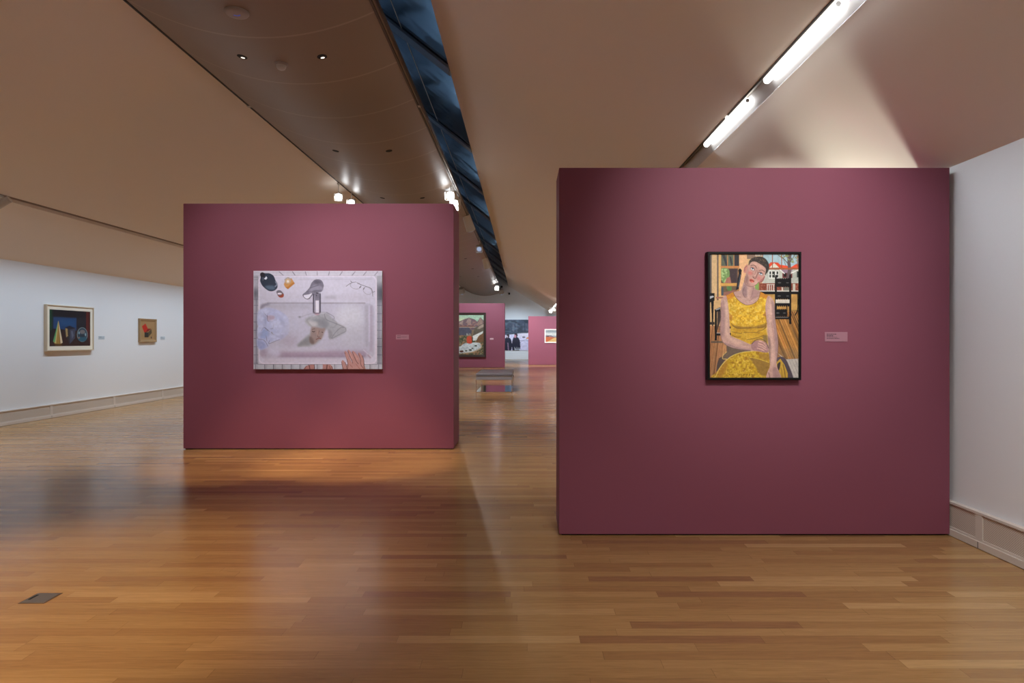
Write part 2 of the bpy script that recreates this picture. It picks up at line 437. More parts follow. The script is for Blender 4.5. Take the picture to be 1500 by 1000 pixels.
# ------------------------------------------------------------------ skylight
gl = [(-1.1, 4.05), (-1.79, 4.59), (-3.4, 5.86)]
wroot = thing('window_1', 'long strip of dark blue tilted glazing above the curved ceiling', None)
wroot['kind'] = 'structure'
beams = [9.8 + 4.1 * k for k in range(-3, 10)]
def gz(x): return 4.05 + 0.786 * (-1.1 - x)
edges = [Y0] + beams + [Y1]
for a, b_ in zip(edges, edges[1:]):
    for (xa, xb_) in ((-1.1, -1.785), (-1.80, -3.4)):
        bm = bmesh.new()
        o_ = .02
        extrude_profile(bm, [(xa, Z(gz(xa))), (xb_, Z(gz(xb_))), (xb_, Z(gz(xb_) + o_)), (xa, Z(gz(xa) + o_))], a + .002, b_ - .002)
        mesh_obj('pane', bm, M['glazing'], wroot)
bm = bmesh.new()
extrude_profile(bm, [(-1.785, Z(gz(-1.785) - .006)), (-1.80, Z(gz(-1.80) - .006)), (-1.80, Z(gz(-1.80) + .03)), (-1.785, Z(gz(-1.785) + .03))], Y0, Y1)
mesh_obj('glazing_bar', bm, M['seam'], wroot)
for yb in beams:
    bm = bmesh.new()
    extrude_profile(bm, [(-1.1, Z(gz(-1.1) - .015)), (-3.4, Z(gz(-3.4) - .015)), (-3.4, Z(gz(-3.4) - .06)), (-1.1, Z(gz(-1.1) - .06))], yb - .16, yb + .16)
    mesh_obj('mullion', bm, M['mullion'], wroot)
# lining that closes the shaft on the left
bm = bmesh.new()
extrude_profile(bm, [(-3.4, Z(gz(-3.4))), (-4.6, Z(5.2)), (-4.6, Z(3.78)), (-4.65, Z(3.78)), (-4.65, Z(5.3)), (-3.4, Z(gz(-3.4) + .06))], Y0, Y1)
tag(mesh_obj('ceiling', bm, M['shaft']), 'blue grey lining of the skylight shaft', kind='structure')
# unseen ribs added above the curved ceiling, shaped for their reflection in the glazing
bm = bmesh.new()
for k in range(40):
    yk = Y0 + 0.6 + 1.30 * k
    if yk > Y1 - .2: break
    pts = [(-4.3 + 2.55 * i / 14) for i in range(15)]
    prof = [(x, Z(zb(x) + .055)) for x in pts] + [(x, Z(zb(x) + .055 + .10 + 1.15 * (1 - i / 14) ** 2)) for i, x in reversed(list(enumerate(pts)))]
    vs0 = [bm.verts.new((x, yk, z)) for x, z in prof]; vs1 = [bm.verts.new((x, yk + .05, z)) for x, z in prof]
    bm.faces.new(vs0); bm.faces.new(list(reversed(vs1)))
    for i in range(len(prof)):
        j = (i + 1) % len(prof); bm.faces.new((vs0[i], vs0[j], vs1[j], vs1[i]))
mesh_obj('reflection_rib', bm, mat('blue_white_steel', (0.5, 0.6, 0.7), 0.4), wroot)

# ------------------------------------------------------------------ baseboards
def baseboard(name, x, sgn, joints, label):
    bm = bmesh.new()
    def b(d0, d1, y0, y1, z0, z1):
        xa, xb_ = sorted((x + sgn * d0, x + sgn * d1)); box(bm, xa, xb_, y0, y1, z0, z1)
    b(0, .045, Y0, Y1, 0.004, .052)
    b(0, .040, Y0, Y1, .245, .262)
    b(0, .036, Y0, Y1, .052, .070)
    for j in joints: b(0, .038, j - .035, j + .035, .07, .246)
    o = tag(mesh_obj(name, bm, M['cream']), label, kind='structure')
    bm = bmesh.new()
    xa, xb_ = sorted((x, x + sgn * .030)); box(bm, xa, xb_, Y0, Y1, .07, .246)
    mesh_obj('grille', bm, M['grille'], o)
    bm = bmesh.new()
    for j in joints:
        xa, xb_ = sorted((x + sgn * .03, x + sgn * .0458)); box(bm, xa, xb_, j - .003, j + .003, 0.004, .05)
    mesh_obj('joint', bm, M['dark_line'], o)
baseboard('baseboard_left', XL, 1, [12.5 + 1.93 * k for k in range(-9, 20)], 'cream perforated baseboard along the left wall')
baseboard('baseboard_right', XR, -1, [4.70 + 1.93 * k for k in range(-5, 24)], 'cream perforated baseboard along the right wall')

# ------------------------------------------------------------------ partitions
def partition(x0, x1, y0, y1, h, label):
    t = thing('partition_wall', label, 'wall', ((x0 + x1) / 2, (y0 + y1) / 2, 0))
    wx, wy = (x1 - x0) / 2, (y1 - y0) / 2
    bxobj('panel', (-wx, wx, -wy, wy, 0.012, h), M['plum'], t, bevel=0.004)
    bxobj('plinth', (-wx + .02, wx - .02, -wy + .02, wy - .02, 0, .012), M['black'], t)
    return t
partition(.2765, 3.262, 5.009, 5.43, 2.812, 'large plum red display wall at right, carrying the portrait in yellow')
partition(-4.635, -.9457, 8.944, 9.71, 3.354, 'plum red display wall at left, carrying the wash basin picture')
partition(-4.635, -.965, 34.7, 35.4, Z(1.915), 'distant plum display wall behind the bench, carrying the mountain painting')
partition(.32, 3.262, 38.4, 38.9, Z(1.36), 'farthest plum display wall at right, carrying the small desert landscape')

# ------------------------------------------------------------------ painter
class Art:
    """rasterises shapes given in the coordinates of box (x0,y0,x1,y1), y down"""
    def __init__(s, box_, nx, ny, bg, ss=2, seed=1):
        s.b = box_; s.nx, s.ny, s.ss = nx, ny, ss
        s.W, s.H = nx * ss, ny * ss
        s.im = np.ones((s.H, s.W, 3), np.float32) * np.array(bg, np.float32)
        s.X = box_[0] + (np.arange(s.W) + .5) / s.W * (box_[2] - box_[0])
        s.Y = box_[1] + (np.arange(s.H) + .5) / s.H * (box_[3] - box_[1])
        s.u = (box_[2] - box_[0]) / s.W
        s.rng = np.random.RandomState(seed)
    def blur(s, a, r):
        r = int(round(r / s.u))
        if r < 1: return a
        k = np.ones(2 * r + 1) / (2 * r + 1)
        for _ in range(2):
            p = np.pad(a, ((r, r), (0, 0)), 'edge'); c = np.cumsum(np.vstack([np.zeros((1, p.shape[1])), p]), 0)
            a = (c[2 * r + 1:] - c[:-2 * r - 1]) / (2 * r + 1)
            p = np.pad(a, ((0, 0), (r, r)), 'edge'); c = np.cumsum(np.hstack([np.zeros((p.shape[0], 1)), p]), 1)
            a = (c[:, 2 * r + 1:] - c[:, :-2 * r - 1]) / (2 * r + 1)
        return a
    def mask(s, pts):
        m = np.zeros((s.H, s.W), bool)
        n = len(pts)
        for i in range(n):
            x1, y1 = pts[i]; x2, y2 = pts[(i + 1) % n]
            if y1 == y2: continue
            lo, hi = min(y1, y2), max(y1, y2)
            r0, r1 = np.searchsorted(s.Y, lo), np.searchsorted(s.Y, hi)
            if r1 <= r0: continue
            xs = x1 + (s.Y[r0:r1] - y1) * (x2 - x1) / (y2 - y1)
            m[r0:r1] ^= s.X[None, :] > xs[:, None]
        return m.astype(np.float32)
    def put(s, a, col, al=1.0, soft=0):
        if soft: a = s.blur(a, soft)
        a = (a * al)[..., None]
        s.im = s.im * (1 - a) + np.array(col, np.float32) * a
    def smooth(s, pts, k=6, closed=True):
        n = len(pts); out = []
        P = [np.array(p, float) for p in pts]
        rng_ = range(n) if closed else range(n - 1)
        for i in rng_:
            if closed: a, b, c, d = P[i - 1], P[i], P[(i + 1) % n], P[(i + 2) % n]
            else: a, b, c, d = P[max(i - 1, 0)], P[i], P[i + 1], P[min(i + 2, n - 1)]
            for j in range(k):
                t = j / k
                out.append(tuple(.5 * ((2 * b) + (c - a) * t + (2 * a - 5 * b + 4 * c - d) * t * t + (3 * b - a - 3 * c + d) * t ** 3)))
        if not closed: out.append(tuple(P[-1]))
        return out
    def poly(s, pts, col, al=1.0, soft=0): s.put(s.mask(pts), col, al, soft)
    def blob(s, pts, col, al=1.0, soft=0): s.put(s.mask(s.smooth(pts)), col, al, soft)
    def rect(s, x0, y0, x1, y1, col, al=1.0, soft=0): s.poly([(x0, y0), (x1, y0), (x1, y1), (x0, y1)], col, al, soft)
    def ell(s, cx, cy_, rx, ry, col, al=1.0, soft=0, rot=0):
        c, q = math.cos(math.radians(rot)), math.sin(math.radians(rot))
        s.poly([(cx + rx * math.cos(t) * c - ry * math.sin(t) * q, cy_ + rx * math.cos(t) * q + ry * math.sin(t) * c)
                for t in [2 * math.pi * i / 28 for i in range(28)]], col, al, soft)
    def line(s, pts, wd, col, al=1.0, soft=0, curve=True):
        if curve and len(pts) > 2: pts = s.smooth(pts, 6, False)
        m = np.zeros((s.H, s.W), np.float32)
        for (x1, y1), (x2, y2) in zip(pts, pts[1:]):
            d = math.hypot(x2 - x1, y2 - y1)
            if d < 1e-6: continue
            nx_, ny_ = -(y2 - y1) / d * wd / 2, (x2 - x1) / d * wd / 2
            ex, ey = (x2 - x1) / d * wd * .3, (y2 - y1) / d * wd * .3
            m = np.maximum(m, s.mask([(x1 + nx_ - ex, y1 + ny_ - ey), (x2 + nx_ + ex, y2 + ny_ + ey), (x2 - nx_ + ex, y2 - ny_ + ey), (x1 - nx_ - ex, y1 - ny_ - ey)]))
        s.put(m, col, al, soft)
    def noise(s, cell, aspect=1.0):
        """smooth value noise in 0..1, cell in box units"""
        w_ = max(2, int((s.b[2] - s.b[0]) / (cell * aspect)) + 2); h_ = max(2, int((s.b[3] - s.b[1]) / cell) + 2)
        g = s.rng.rand(h_, w_)
        yy = np.linspace(0, h_ - 1.001, s.H); xx = np.linspace(0, w_ - 1.001, s.W)
        yi, xi = yy.astype(int), xx.astype(int); fy, fx = (yy - yi)[:, None], (xx - xi)[None, :]
        fy = fy * fy * (3 - 2 * fy); fx = fx * fx * (3 - 2 * fx)
        a = g[yi][:, xi]; b = g[yi][:, xi + 1]; c = g[yi + 1][:, xi]; d = g[yi + 1][:, xi + 1]
        return a * (1 - fx) * (1 - fy) + b * fx * (1 - fy) + c * (1 - fx) * fy + d * fx * fy
    def speckle(s, m, cell, col, thr=.6, al=1.0, aspect=1.0, soft=0):
        nz = s.noise(cell, aspect)
        s.put(m * (np.clip((nz - thr) * 8, 0, 1)), col, al, soft)
    def grain(s, amt, cell):
        s.im = s.im * (1 + amt * (s.noise(cell) - .5))[..., None]
    def result(s, gain=1.0):
        a = np.clip(s.im, 0, 255) / 255
        a = np.where(a <= .04045, a / 12.92, ((a + .055) / 1.055) ** 2.4)
        a = a.reshape(s.ny, s.ss, s.nx, s.ss, 3).mean((1, 3)) * gain
        return np.clip(a, 0, .92)

PAINT = {}
def paint_mat(rough=0.5):
    k = rough
    if k in PAINT: return PAINT[k]
    m = bpy.data.materials.new('painted_surface'); m.use_nodes = True
    nt = m.node_tree; b = nt.nodes['Principled BSDF']
    at = nn(nt, 'ShaderNodeAttribute'); at.attribute_name = 'pigment'
    nt.links.new(at.outputs['Color'], b.inputs['Base Color']); b.inputs['Roughness'].default_value = rough
    b.inputs['Specular IOR Level'].default_value = 0.3
    PAINT[k] = m
    return m

def art_mesh(name, art, x0, x1, z0, z1, y, parent, gain=1.0, rough=0.5):
    """painted surface in the plane y, facing -y; one vertex per paint sample"""
    col = art.result(gain); ny_, nx_ = col.shape[:2]
    xs = np.linspace(x0, x1, nx_); zs = np.linspace(z1, z0, ny_)
    V = np.zeros((ny_, nx_, 3), np.float32); V[..., 0] = xs[None]; V[..., 1] = y; V[..., 2] = zs[:, None]
    idx = np.arange(nx_ * ny_).reshape(ny_, nx_)
    q = np.stack([idx[:-1, :-1], idx[1:, :-1], idx[1:, 1:], idx[:-1, 1:]], -1).reshape(-1, 4)
    me = bpy.data.meshes.new(name)
    me.vertices.add(nx_ * ny_); me.vertices.foreach_set('co', V.ravel())
    me.loops.add(q.size); me.loops.foreach_set('vertex_index', q.ravel().astype(np.int32))
    me.polygons.add(len(q)); me.polygons.foreach_set('loop_start', np.arange(0, q.size, 4, dtype=np.int32))
    me.update(calc_edges=True)
    ca = me.color_attributes.new('pigment', 'FLOAT_COLOR', 'POINT')
    c4 = np.ones((nx_ * ny_, 4), np.float32); c4[:, :3] = col.reshape(-1, 3)
    ca.data.foreach_set('color', c4.ravel())
    me.materials.append(paint_mat(rough))
    o = bpy.data.objects.new(name, me); C.objects.link(o); o.parent = parent
    return o

def frame_bm(x0, x1, z0, z1, b, yf, yb, inset=0.0):
    """mitred frame; front at yf, back at yb, inner lip set back by inset"""
    bm = bmesh.new()
    def ring(d, y): return [bm.verts.new((x0 + d, y, z0 + d)), bm.verts.new((x1 - d, y, z0 + d)), bm.verts.new((x1 - d, y, z1 - d)), bm.verts.new((x0 + d, y, z1 - d))]
    R = [ring(0, yb), ring(0, yf + .004), ring(.004, yf), ring(b - .003, yf + inset), ring(b, yf + inset + .003), ring(b, yb)]
    for a, c in zip(R, R[1:] + R[:1]):
        for i in range(4): bm.faces.new((a[i], a[(i + 1) % 4], c[(i + 1) % 4], c[i]))
    return bm

# --- the portrait in yellow ------------------------------------------------
def art_portrait():
    A = Art((62, 52, 1430, 1945), 270, 372, (214, 178, 128), seed=3)
    r = A.rect
    # left wall and woodwork
    r(62, 52, 102, 660, (88, 82, 82)); r(100, 52, 180, 900, (206, 172, 126)); r(180, 52, 206, 780, (112, 94, 84)); r(206, 52, 242, 700, (216, 174, 108))
    r(166, 705, 290, 735, (160, 110, 90)); A.line([(190, 735), (200, 780), (230, 780)], 8, (120, 80, 70))
    r(242, 58, 520, 690, (176, 128, 82))
    r(247, 62, 335, 240, (96, 100, 82)); r(350, 62, 432, 240, (100, 108, 86)); r(446, 62, 518, 240, (58, 56, 60))
    A.poly([(255, 62), (300, 62), (335, 180), (335, 240), (320, 240)], (60, 62, 66)); A.poly([(370, 90), (400, 100), (420, 200), (400, 240), (380, 160)], (62, 64, 68))
    r(247, 276, 500, 496, (84, 70, 66)); A.blob([(250, 280), (350, 280), (375, 360), (350, 440), (290, 495), (250, 440)], (122, 150, 92))
    A.speckle(A.mask([(250, 280), (350, 280), (370, 400), (300, 495), (250, 480)]), 22, (168, 190, 130), .55)
    A.poly([(370, 280), (480, 280), (480, 495), (400, 495)], (72, 58, 60)); A.poly([(330, 420), (380, 400), (400, 495), (300, 495)], (168, 112, 96))
    r(247, 545, 478, 688, (110, 92, 70)); r(247, 560, 280, 688, (72, 84, 92)); A.blob([(330, 550), (400, 550), (400, 610), (350, 610)], (92, 128, 76)); A.poly([(280, 640), (470, 600), (480, 688), (280, 688)], (150, 104, 88))
    r(236, 500, 480, 538, (206, 158, 86)); r(236, 238, 525, 262, (196, 132, 78))
    r(522, 58, 650, 640, (222, 176, 130)); r(640, 58, 770, 130, (140, 116, 98)); r(765, 58, 872, 86, (196, 186, 172))
    for x in (785, 805, 835, 850): r(x, 66, x + 12, 76, (60, 55, 50))
    # window scene at right
    r(872, 52, 1430, 268, (168, 192, 196))
    A.poly([(960, 225), (1000, 180), (1110, 184), (1150, 220), (1250, 232), (1300, 262), (1300, 270), (960, 270)], (222, 84, 52))
    A.poly([(1300, 262), (1390, 205), (1430, 212), (1430, 270), (1290, 270)], (222, 88, 60)); A.poly([(975, 268), (1055, 190), (1135, 268)], (214, 206, 186))
    r(872, 288, 1430, 500, (186, 186, 172)); A.poly([(1130, 288), (1340, 288), (1300, 350), (1215, 350)], (148, 124, 136)); r(1180, 345, 1340, 420, (118, 62, 60)); r(1200, 345, 1240, 400, (28, 22, 24))
    A.line([(1140, 288), (1210, 352)], 14, (224, 220, 208), curve=False); A.line([(1310, 350), (1430, 290)], 14, (224, 220, 208), curve=False)
    r(1330, 350, 1430, 475, (176, 178, 164)); r(1400, 320, 1430, 410, (60, 64, 62))
    r(968, 305, 1124, 428, (220, 218, 206))
    for x in (982, 1024, 1090): r(x, 318, x + 26, 414, (52, 58, 54)); r(x, 362, x + 26, 370, (220, 218, 206))
    r(1050, 318, 1064, 414, (52, 58, 54))
    r(830, 500, 1430, 612, (134, 72, 56)); A.speckle(A.mask([(830, 500), (1430, 500), (1430, 612), (830, 612)]), 14, (160, 100, 80), .6)
    for x in (944, 975, 1006, 1040): r(x, 520, x + 12, 612, (206, 196, 180))
    r(940, 516, 1060, 526, (206, 196, 180))
    r(1170, 560, 1190, 612, (214, 204, 186)); r(1200, 560, 1280, 612, (120, 120, 108)); r(1340, 510, 1376, 625, (192, 186, 168))
    # tree
    A.blob([(1262, 52), (1318, 52), (1305, 160), (1312, 300), (1300, 440), (1240, 440), (1262, 300), (1255, 160)], (104, 88, 88))
    A.line([(1265, 200), (1200, 130), (1120, 75)], 12, (104, 90, 84)); A.line([(1305, 170), (1345, 110), (1370, 60)], 10, (104, 90, 84)); A.line([(1240, 240), (1210, 170), (1190, 60)], 7, (110, 96, 88))
    fm = A.mask([(1080, 52), (1430, 52), (1430, 200), (1330, 190), (1200, 120)]); A.speckle(fm, 18, (150, 156, 104), .62); A.speckle(fm, 12, (96, 100, 76), .75)
    # window bars, sill
    for x in (872, 1022, 1162, 1408): r(x, 52, x + 13, 268, (152, 92, 66))
    r(872, 264, 1430, 290, (164, 98, 66)); r(760, 490, 832, 606, (132, 160, 88)); r(820, 470, 838, 612, (150, 96, 70))
    r(790, 608, 1430, 628, (196, 190, 176)); r(790, 628, 1430, 668, (16, 15, 18))
    r(870, 668, 1430, 1000, (190, 148, 84)); A.speckle(A.mask([(870, 668), (1430, 668), (1430, 1000), (870, 1000)]), 60, (164, 124, 72), .45, .5)
    # right floor
    A.poly([(1060, 925), (1430, 925), (1430, 1660), (1060, 1660)], (172, 118, 62))
    rs = random.Random(4)
    for k in range(26):
        x = 900 + k * 28; c = rs.choice([(190, 136, 72), (104, 76, 48), (130, 92, 52), (172, 122, 62), (88, 72, 52), (176, 112, 58)])
        A.poly([(x, 925), (x + 14, 925), (x + 14 + 330, 1660), (x + 300, 1660)], c, .8)
    for k in range(30): A.line([(905 + k * 26, 925), (1210 + k * 26, 1660)], 6, rs.choice([(84, 60, 40), (212, 158, 92), (100, 72, 46)]), .75, curve=False)
    r(1060, 1500, 1430, 1660, (120, 108, 92), .35, soft=40)
    A.poly([(1100, 1560), (1240, 1660), (1430, 1650), (1430, 1945), (1320, 1945), (1180, 1640)], (182, 172, 160))
    for k in range(8): A.line([(1180 + k * 46, 1650), (1300 + k * 50, 1945)], 7, (142, 132, 124), .7, curve=False)
    # black chair
    K = (20, 19, 22)
    r(1066, 400, 1096, 1010, K); r(1284, 390, 1316, 1122, K); A.ell(1082, 392, 14, 20, K); A.ell(1300, 384, 14, 22, K)
    def splat(x0, y0, x1, y1):
        r(x0, y0 + 12, x1, y1 - 12, K)
        nlob = 6
        for i in range(nlob):
            cx = x0 + (i + .5) * (x1 - x0) / nlob
            A.ell(cx, y0 + 14, (x1 - x0) / nlob * .5, 18, K); A.ell(cx, y1 - 14, (x1 - x0) / nlob * .45, 16, K)
        A.ell(x0 + 40, (y0 + y1) / 2, 26, 10, (120, 118, 112), .7); A.ell(x1 - 30, (y0 + y1) / 2, 22, 9, (110, 108, 104), .7)
    splat(1096, 425, 1288, 560); splat(1090, 640, 1290, 748)
    r(1078, 748, 1288, 802, (204, 194, 178)); r(1072, 802, 1290, 842, K)
    for i in range(7): A.ell(1090 + i * 30, 846, 13, 12, K)
    splat(1070, 895, 1240, 1012); r(1240, 845, 1256, 1010, K); r(1070, 1008, 1290, 1050, K); A.line([(1080, 1018), (1270, 1018)], 5, (150, 150, 146), curve=False)
    A.line([(1415, 665), (1412, 900), (1372, 985)], 16, K); A.line([(1255, 912), (1400, 912)], 6, K, curve=False); A.line([(1414, 900), (1430, 990)], 8, K, curve=False)
    # left floor, keyboard instrument and stool
    A.poly([(62, 1140), (345, 1140), (345, 1945), (62, 1945)], (176, 122, 80))
    for k in range(15):
        x = 62 + k * 26; c = rs.choice([(186, 142, 100), (104, 80, 60), (134, 94, 68), (170, 124, 84), (166, 106, 66)])
        A.poly([(x, 1140), (x + 13, 1140), (x - 95 + 16, 1945), (x - 100, 1945)], c, .75)
    for k in range(13): A.line([(70 + k * 26, 1140), (-30 + k * 26, 1945)], 6, rs.choice([(88, 66, 50), (208, 160, 116)]), .75, curve=False)
    r(62, 760, 240, 1150, (206, 168, 118)); A.poly([(62, 650), (146, 650), (146, 765), (62, 800)], K); A.poly([(66, 700), (120, 690), (138, 706), (66, 742)], (176, 176, 178))
    A.poly([(92, 770), (134, 758), (124, 1150), (106, 1150)], K); r(62, 1090, 145, 1130, (60, 50, 46))
    A.poly([(142, 905), (232, 862), (240, 940), (150, 930)], K); A.poly([(160, 900), (225, 870), (230, 892), (170, 912)], (150, 150, 152))
    r(148, 925, 182, 1372, K); r(90, 1380, 300, 1410, (92, 82, 72), .8); r(176, 1255, 240, 1262, (180, 176, 170)); r(176, 1264, 240, 1300, K); A.poly([(190, 930), (240, 930), (240, 1060), (182, 1240)], (70, 58, 54))
    # staff
    A.poly([(470, 606), (512, 352), (556, 352), (512, 590)], (34, 36, 44)); A.poly([(505, 300), (532, 270), (560, 300), (552, 360), (514, 352)], (24, 24, 28)); A.line([(505, 560), (540, 370)], 6, (110, 116, 124), curve=False)
    # seat back and lap shadow
    A.blob([(1096, 1640), (1160, 1620), (1215, 1640), (1270, 1730), (1345, 1945), (1262, 1950), (1215, 1800), (1110, 1720)], (84, 74, 80))
    A.poly([(1095, 1700), (1150, 1650), (1210, 1740), (1262, 1870), (1262, 1945), (1130, 1945), (1090, 1820)], (186, 150, 62))
    A.blob([(1100, 1740), (1150, 1700), (1140, 1790), (1120, 1830)], (70, 60, 58)); A.line([(1190, 1740), (1215, 1850), (1225, 1945)], 14, (120, 92, 50)); A.line([(1160, 1790), (1180, 1945)], 10, (140, 108, 52))
    A.poly([(212, 1640), (330, 1585), (330, 1640), (165, 1860), (180, 1740)], (88, 76, 70))
    A.blob([(335, 1420), (480, 1480), (700, 1530), (700, 1560), (430, 1620), (300, 1665), (262, 1640), (290, 1570), (330, 1540)], (112, 96, 82))
    A.line([(330, 1545), (275, 1600), (268, 1650), (330, 1655)], 9, (206, 176, 110))
    # skirt
    sk = [(145, 1950), (180, 1850), (260, 1750), (400, 1615), (560, 1555), (720, 1535), (900, 1550), (970, 1570), (985, 1700), (960, 1950)]
    skm = A.mask(A.smooth(sk)); A.put(skm, (186, 148, 44))
    A.speckle(skm, 34, (206, 172, 66), .5, .8); A.speckle(skm, 26, (150, 106, 42), .66, .7); A.speckle(skm, 14, (222, 192, 100), .72, .7)
    A.blob([(640, 1620), (760, 1640), (980, 1700), (975, 1800), (950, 1900), (860, 1900), (800, 1830), (730, 1700)], (140, 108, 60), .85, soft=10)
    A.blob([(820, 1580), (960, 1578), (975, 1670), (860, 1650)], (158, 120, 60), .8, soft=8); A.line([(640, 1620), (800, 1650), (970, 1705)], 9, (212, 178, 76))
    A.blob([(250, 1760), (340, 1680), (330, 1800), (250, 1940), (190, 1940)], (160, 112, 52), .7, soft=14)
    A.line([(150, 1945), (250, 1755), (400, 1615), (560, 1555), (720, 1537)], 10, (216, 190, 110))
    for i, x in enumerate((520, 545, 575, 600, 630, 670, 700, 725, 750)): r(x, 1885, x + 14, 1885 + 14 + (i % 3) * 5, (110, 84, 40), .8)
    # dress body
    dress = [(306, 695), (428, 634), (470, 710), (540, 790), (640, 836), (740, 812), (810, 750), (836, 690), (842, 628), (962, 690), (925, 800), (918, 900), (932, 1000), (944, 1110), (930, 1200), (946, 1290), (958, 1420), (900, 1390), (700, 1432), (560, 1372), (396, 1300), (392, 1180), (372, 1080), (368, 990), (352, 860), (330, 760)]
    dm = A.mask(dress); A.put(dm, (204, 158, 50))
    A.speckle(dm, 46, (222, 182, 66), .45, .8); A.speckle(dm, 20, (226, 196, 104), .66, .7); A.speckle(dm, 24, (184, 136, 40), .66, .7)
    A.poly([(306, 695), (428, 634), (460, 695), (340, 760)], (198, 128, 46), .85); A.poly([(842, 628), (962, 690), (930, 740), (832, 700)], (198, 128, 50), .85)
    A.ell(445, 880, 50, 52, (216, 186, 86), .5); A.ell(445, 880, 30, 30, (190, 148, 50), .6); A.ell(830, 860, 46, 44, (220, 188, 90), .5)
    A.put(dm * A.mask([(380, 1140), (950, 1140), (960, 1440), (380, 1440)]), (182, 142, 56), .55, soft=20)
    A.poly([(395, 1130), (560, 1165), (740, 1165), (900, 1120), (940, 1080), (935, 1180), (740, 1190), (480, 1195)], (146, 112, 56), .8, soft=6)
    for q in ([(400, 1110), (440, 1160), (520, 1185), (700, 1178)], [(940, 1110), (900, 1160), (800, 1180)], [(410, 1240), (520, 1262), (560, 1262)], [(412, 1290), (470, 1316), (540, 1320)], [(640, 1362), (800, 1330), (900, 1290)], [(800, 1236), (900, 1200), (935, 1150)], [(590, 1250), (760, 1250), (840, 1262)]):
        A.line(q, 9, (112, 82, 44), .85)
    A.blob([(880, 1310), (945, 1290), (950, 1400), (900, 1380)], (124, 104, 70), .8, soft=8); A.ell(940, 1030, 16, 60, (140, 100, 50), .7, soft=8)
    A.poly([(365, 950), (420, 1000), (400, 1080), (376, 1060)], (170, 112, 60), .7, soft=6); A.poly([(925, 930), (880, 990), (930, 1010)], (150, 92, 60), .7, soft=6)
    for (x, y) in ((364, 1160), (368, 1258)): r(x, y, x + 28, y + 30, (24, 20, 22))
    # neck and chest
    SK = (190, 152, 138); SH = (146, 118, 118); LI = (214, 180, 160)
    A.blob([(596, 480), (572, 560), (540, 608), (440, 640), (470, 705), (540, 786), (640, 830), (740, 808), (806, 745), (832, 690), (838, 625), (770, 590), (738, 540)], SK)
    A.blob([(600, 510), (640, 560), (650, 700), (600, 700), (560, 600)], SH, .8, soft=12); A.blob([(720, 560), (780, 600), (830, 640), (790, 700), (700, 720)], (166, 130, 124), .8, soft=14)
    A.line([(470, 700), (560, 720), (640, 770)], 12, (150, 116, 108), .8, soft=4); A.line([(830, 690), (740, 720), (680, 770)], 12, (150, 116, 108), .8, soft=4)
    A.line([(600, 560), (575, 640), (610, 720)], 9, (120, 94, 92), .8); A.line([(740, 560), (720, 660), (690, 730)], 8, (140, 108, 104), .7); A.line([(650, 600), (655, 720)], 20, LI, .5, soft=8)
    A.line([(430, 640), (480, 730), (560, 800), (640, 834), (740, 812), (815, 745), (842, 630)], 8, (132, 94, 60), .9)
    # left arm
    arm = [(320, 690), (262, 730), (238, 800), (240, 1000), (226, 1180), (240, 1310), (270, 1400), (360, 1465), (500, 1505), (680, 1528), (830, 1535), (955, 1555), (965, 1480), (920, 1400), (840, 1372), (770, 1390), (700, 1432), (560, 1374), (396, 1302), (376, 1200), (366, 1000), (350, 830)]
    A.blob(arm, SK); A.blob([(262, 800), (285, 760), (300, 1000), (300, 1250), (262, 1330), (236, 1250), (250, 1000)], SH, .55, soft=12)
    A.line([(330, 800), (335, 1000), (330, 1240), (400, 1360), (560, 1420)], 40, LI, .6, soft=16); A.line([(300, 1420), (500, 1490), (680, 1522)], 22, SH, .8, soft=8)
    A.line([(244, 800), (246, 1000), (232, 1180), (246, 1310), (276, 1400), (364, 1465), (500, 1503), (690, 1528)], 6, (104, 80, 76), .8)
    # fist
    A.blob([(705, 1430), (770, 1380), (850, 1368), (930, 1410), (966, 1490), (950, 1556), (800, 1535), (720, 1510)], (168, 128, 124))
    for q in ([(830, 1384), (880, 1400), (925, 1450)], [(815, 1420), (870, 1440), (925, 1480)], [(815, 1455), (870, 1475), (930, 1515)], [(800, 1490), (850, 1505), (900, 1530)]):
        A.line(q, 26, (200, 158, 144), .9); A.line([(a, b + 17) for a, b in q], 5, (104, 76, 78), .9)
    A.line([(712, 1425), (770, 1368), (850, 1350), (930, 1398), (968, 1490)], 12, (96, 78, 76), .85)
    # right arm
    A.blob([(962, 690), (1030, 740), (1058, 820), (1062, 1000), (1082, 1160), (1112, 1380), (1108, 1560), (1086, 1720), (1120, 1830), (1150, 1950), (945, 1950), (955, 1850), (990, 1760), (985, 1600), (966, 1420), (958, 1290), (945, 1100), (922, 900), (930, 790)], SK)
    A.blob([(1020, 760), (1056, 860), (1060, 1040), (1110, 1380), (1105, 1560), (1085, 1720), (1070, 1400), (1040, 1100), (1030, 900)], SH, .75, soft=12)
    A.line([(965, 800), (985, 1000), (1010, 1300), (1035, 1600), (1020, 1760)], 36, LI, .55, soft=16); A.blob([(960, 1300), (1000, 1400), (1000, 1700), (980, 1640), (965, 1420)], (136, 110, 104), .8, soft=8)
    A.blob([(1040, 1790), (1100, 1800), (1150, 1945), (1040, 1945)], (158, 124, 118), .8, soft=8); A.line([(970, 1860), (990, 1945)], 8, (90, 66, 62)); A.line([(1060, 820), (1066, 1000), (1086, 1160), (1114, 1380), (1108, 1560), (1088, 1720)], 6, (100, 78, 76), .8)
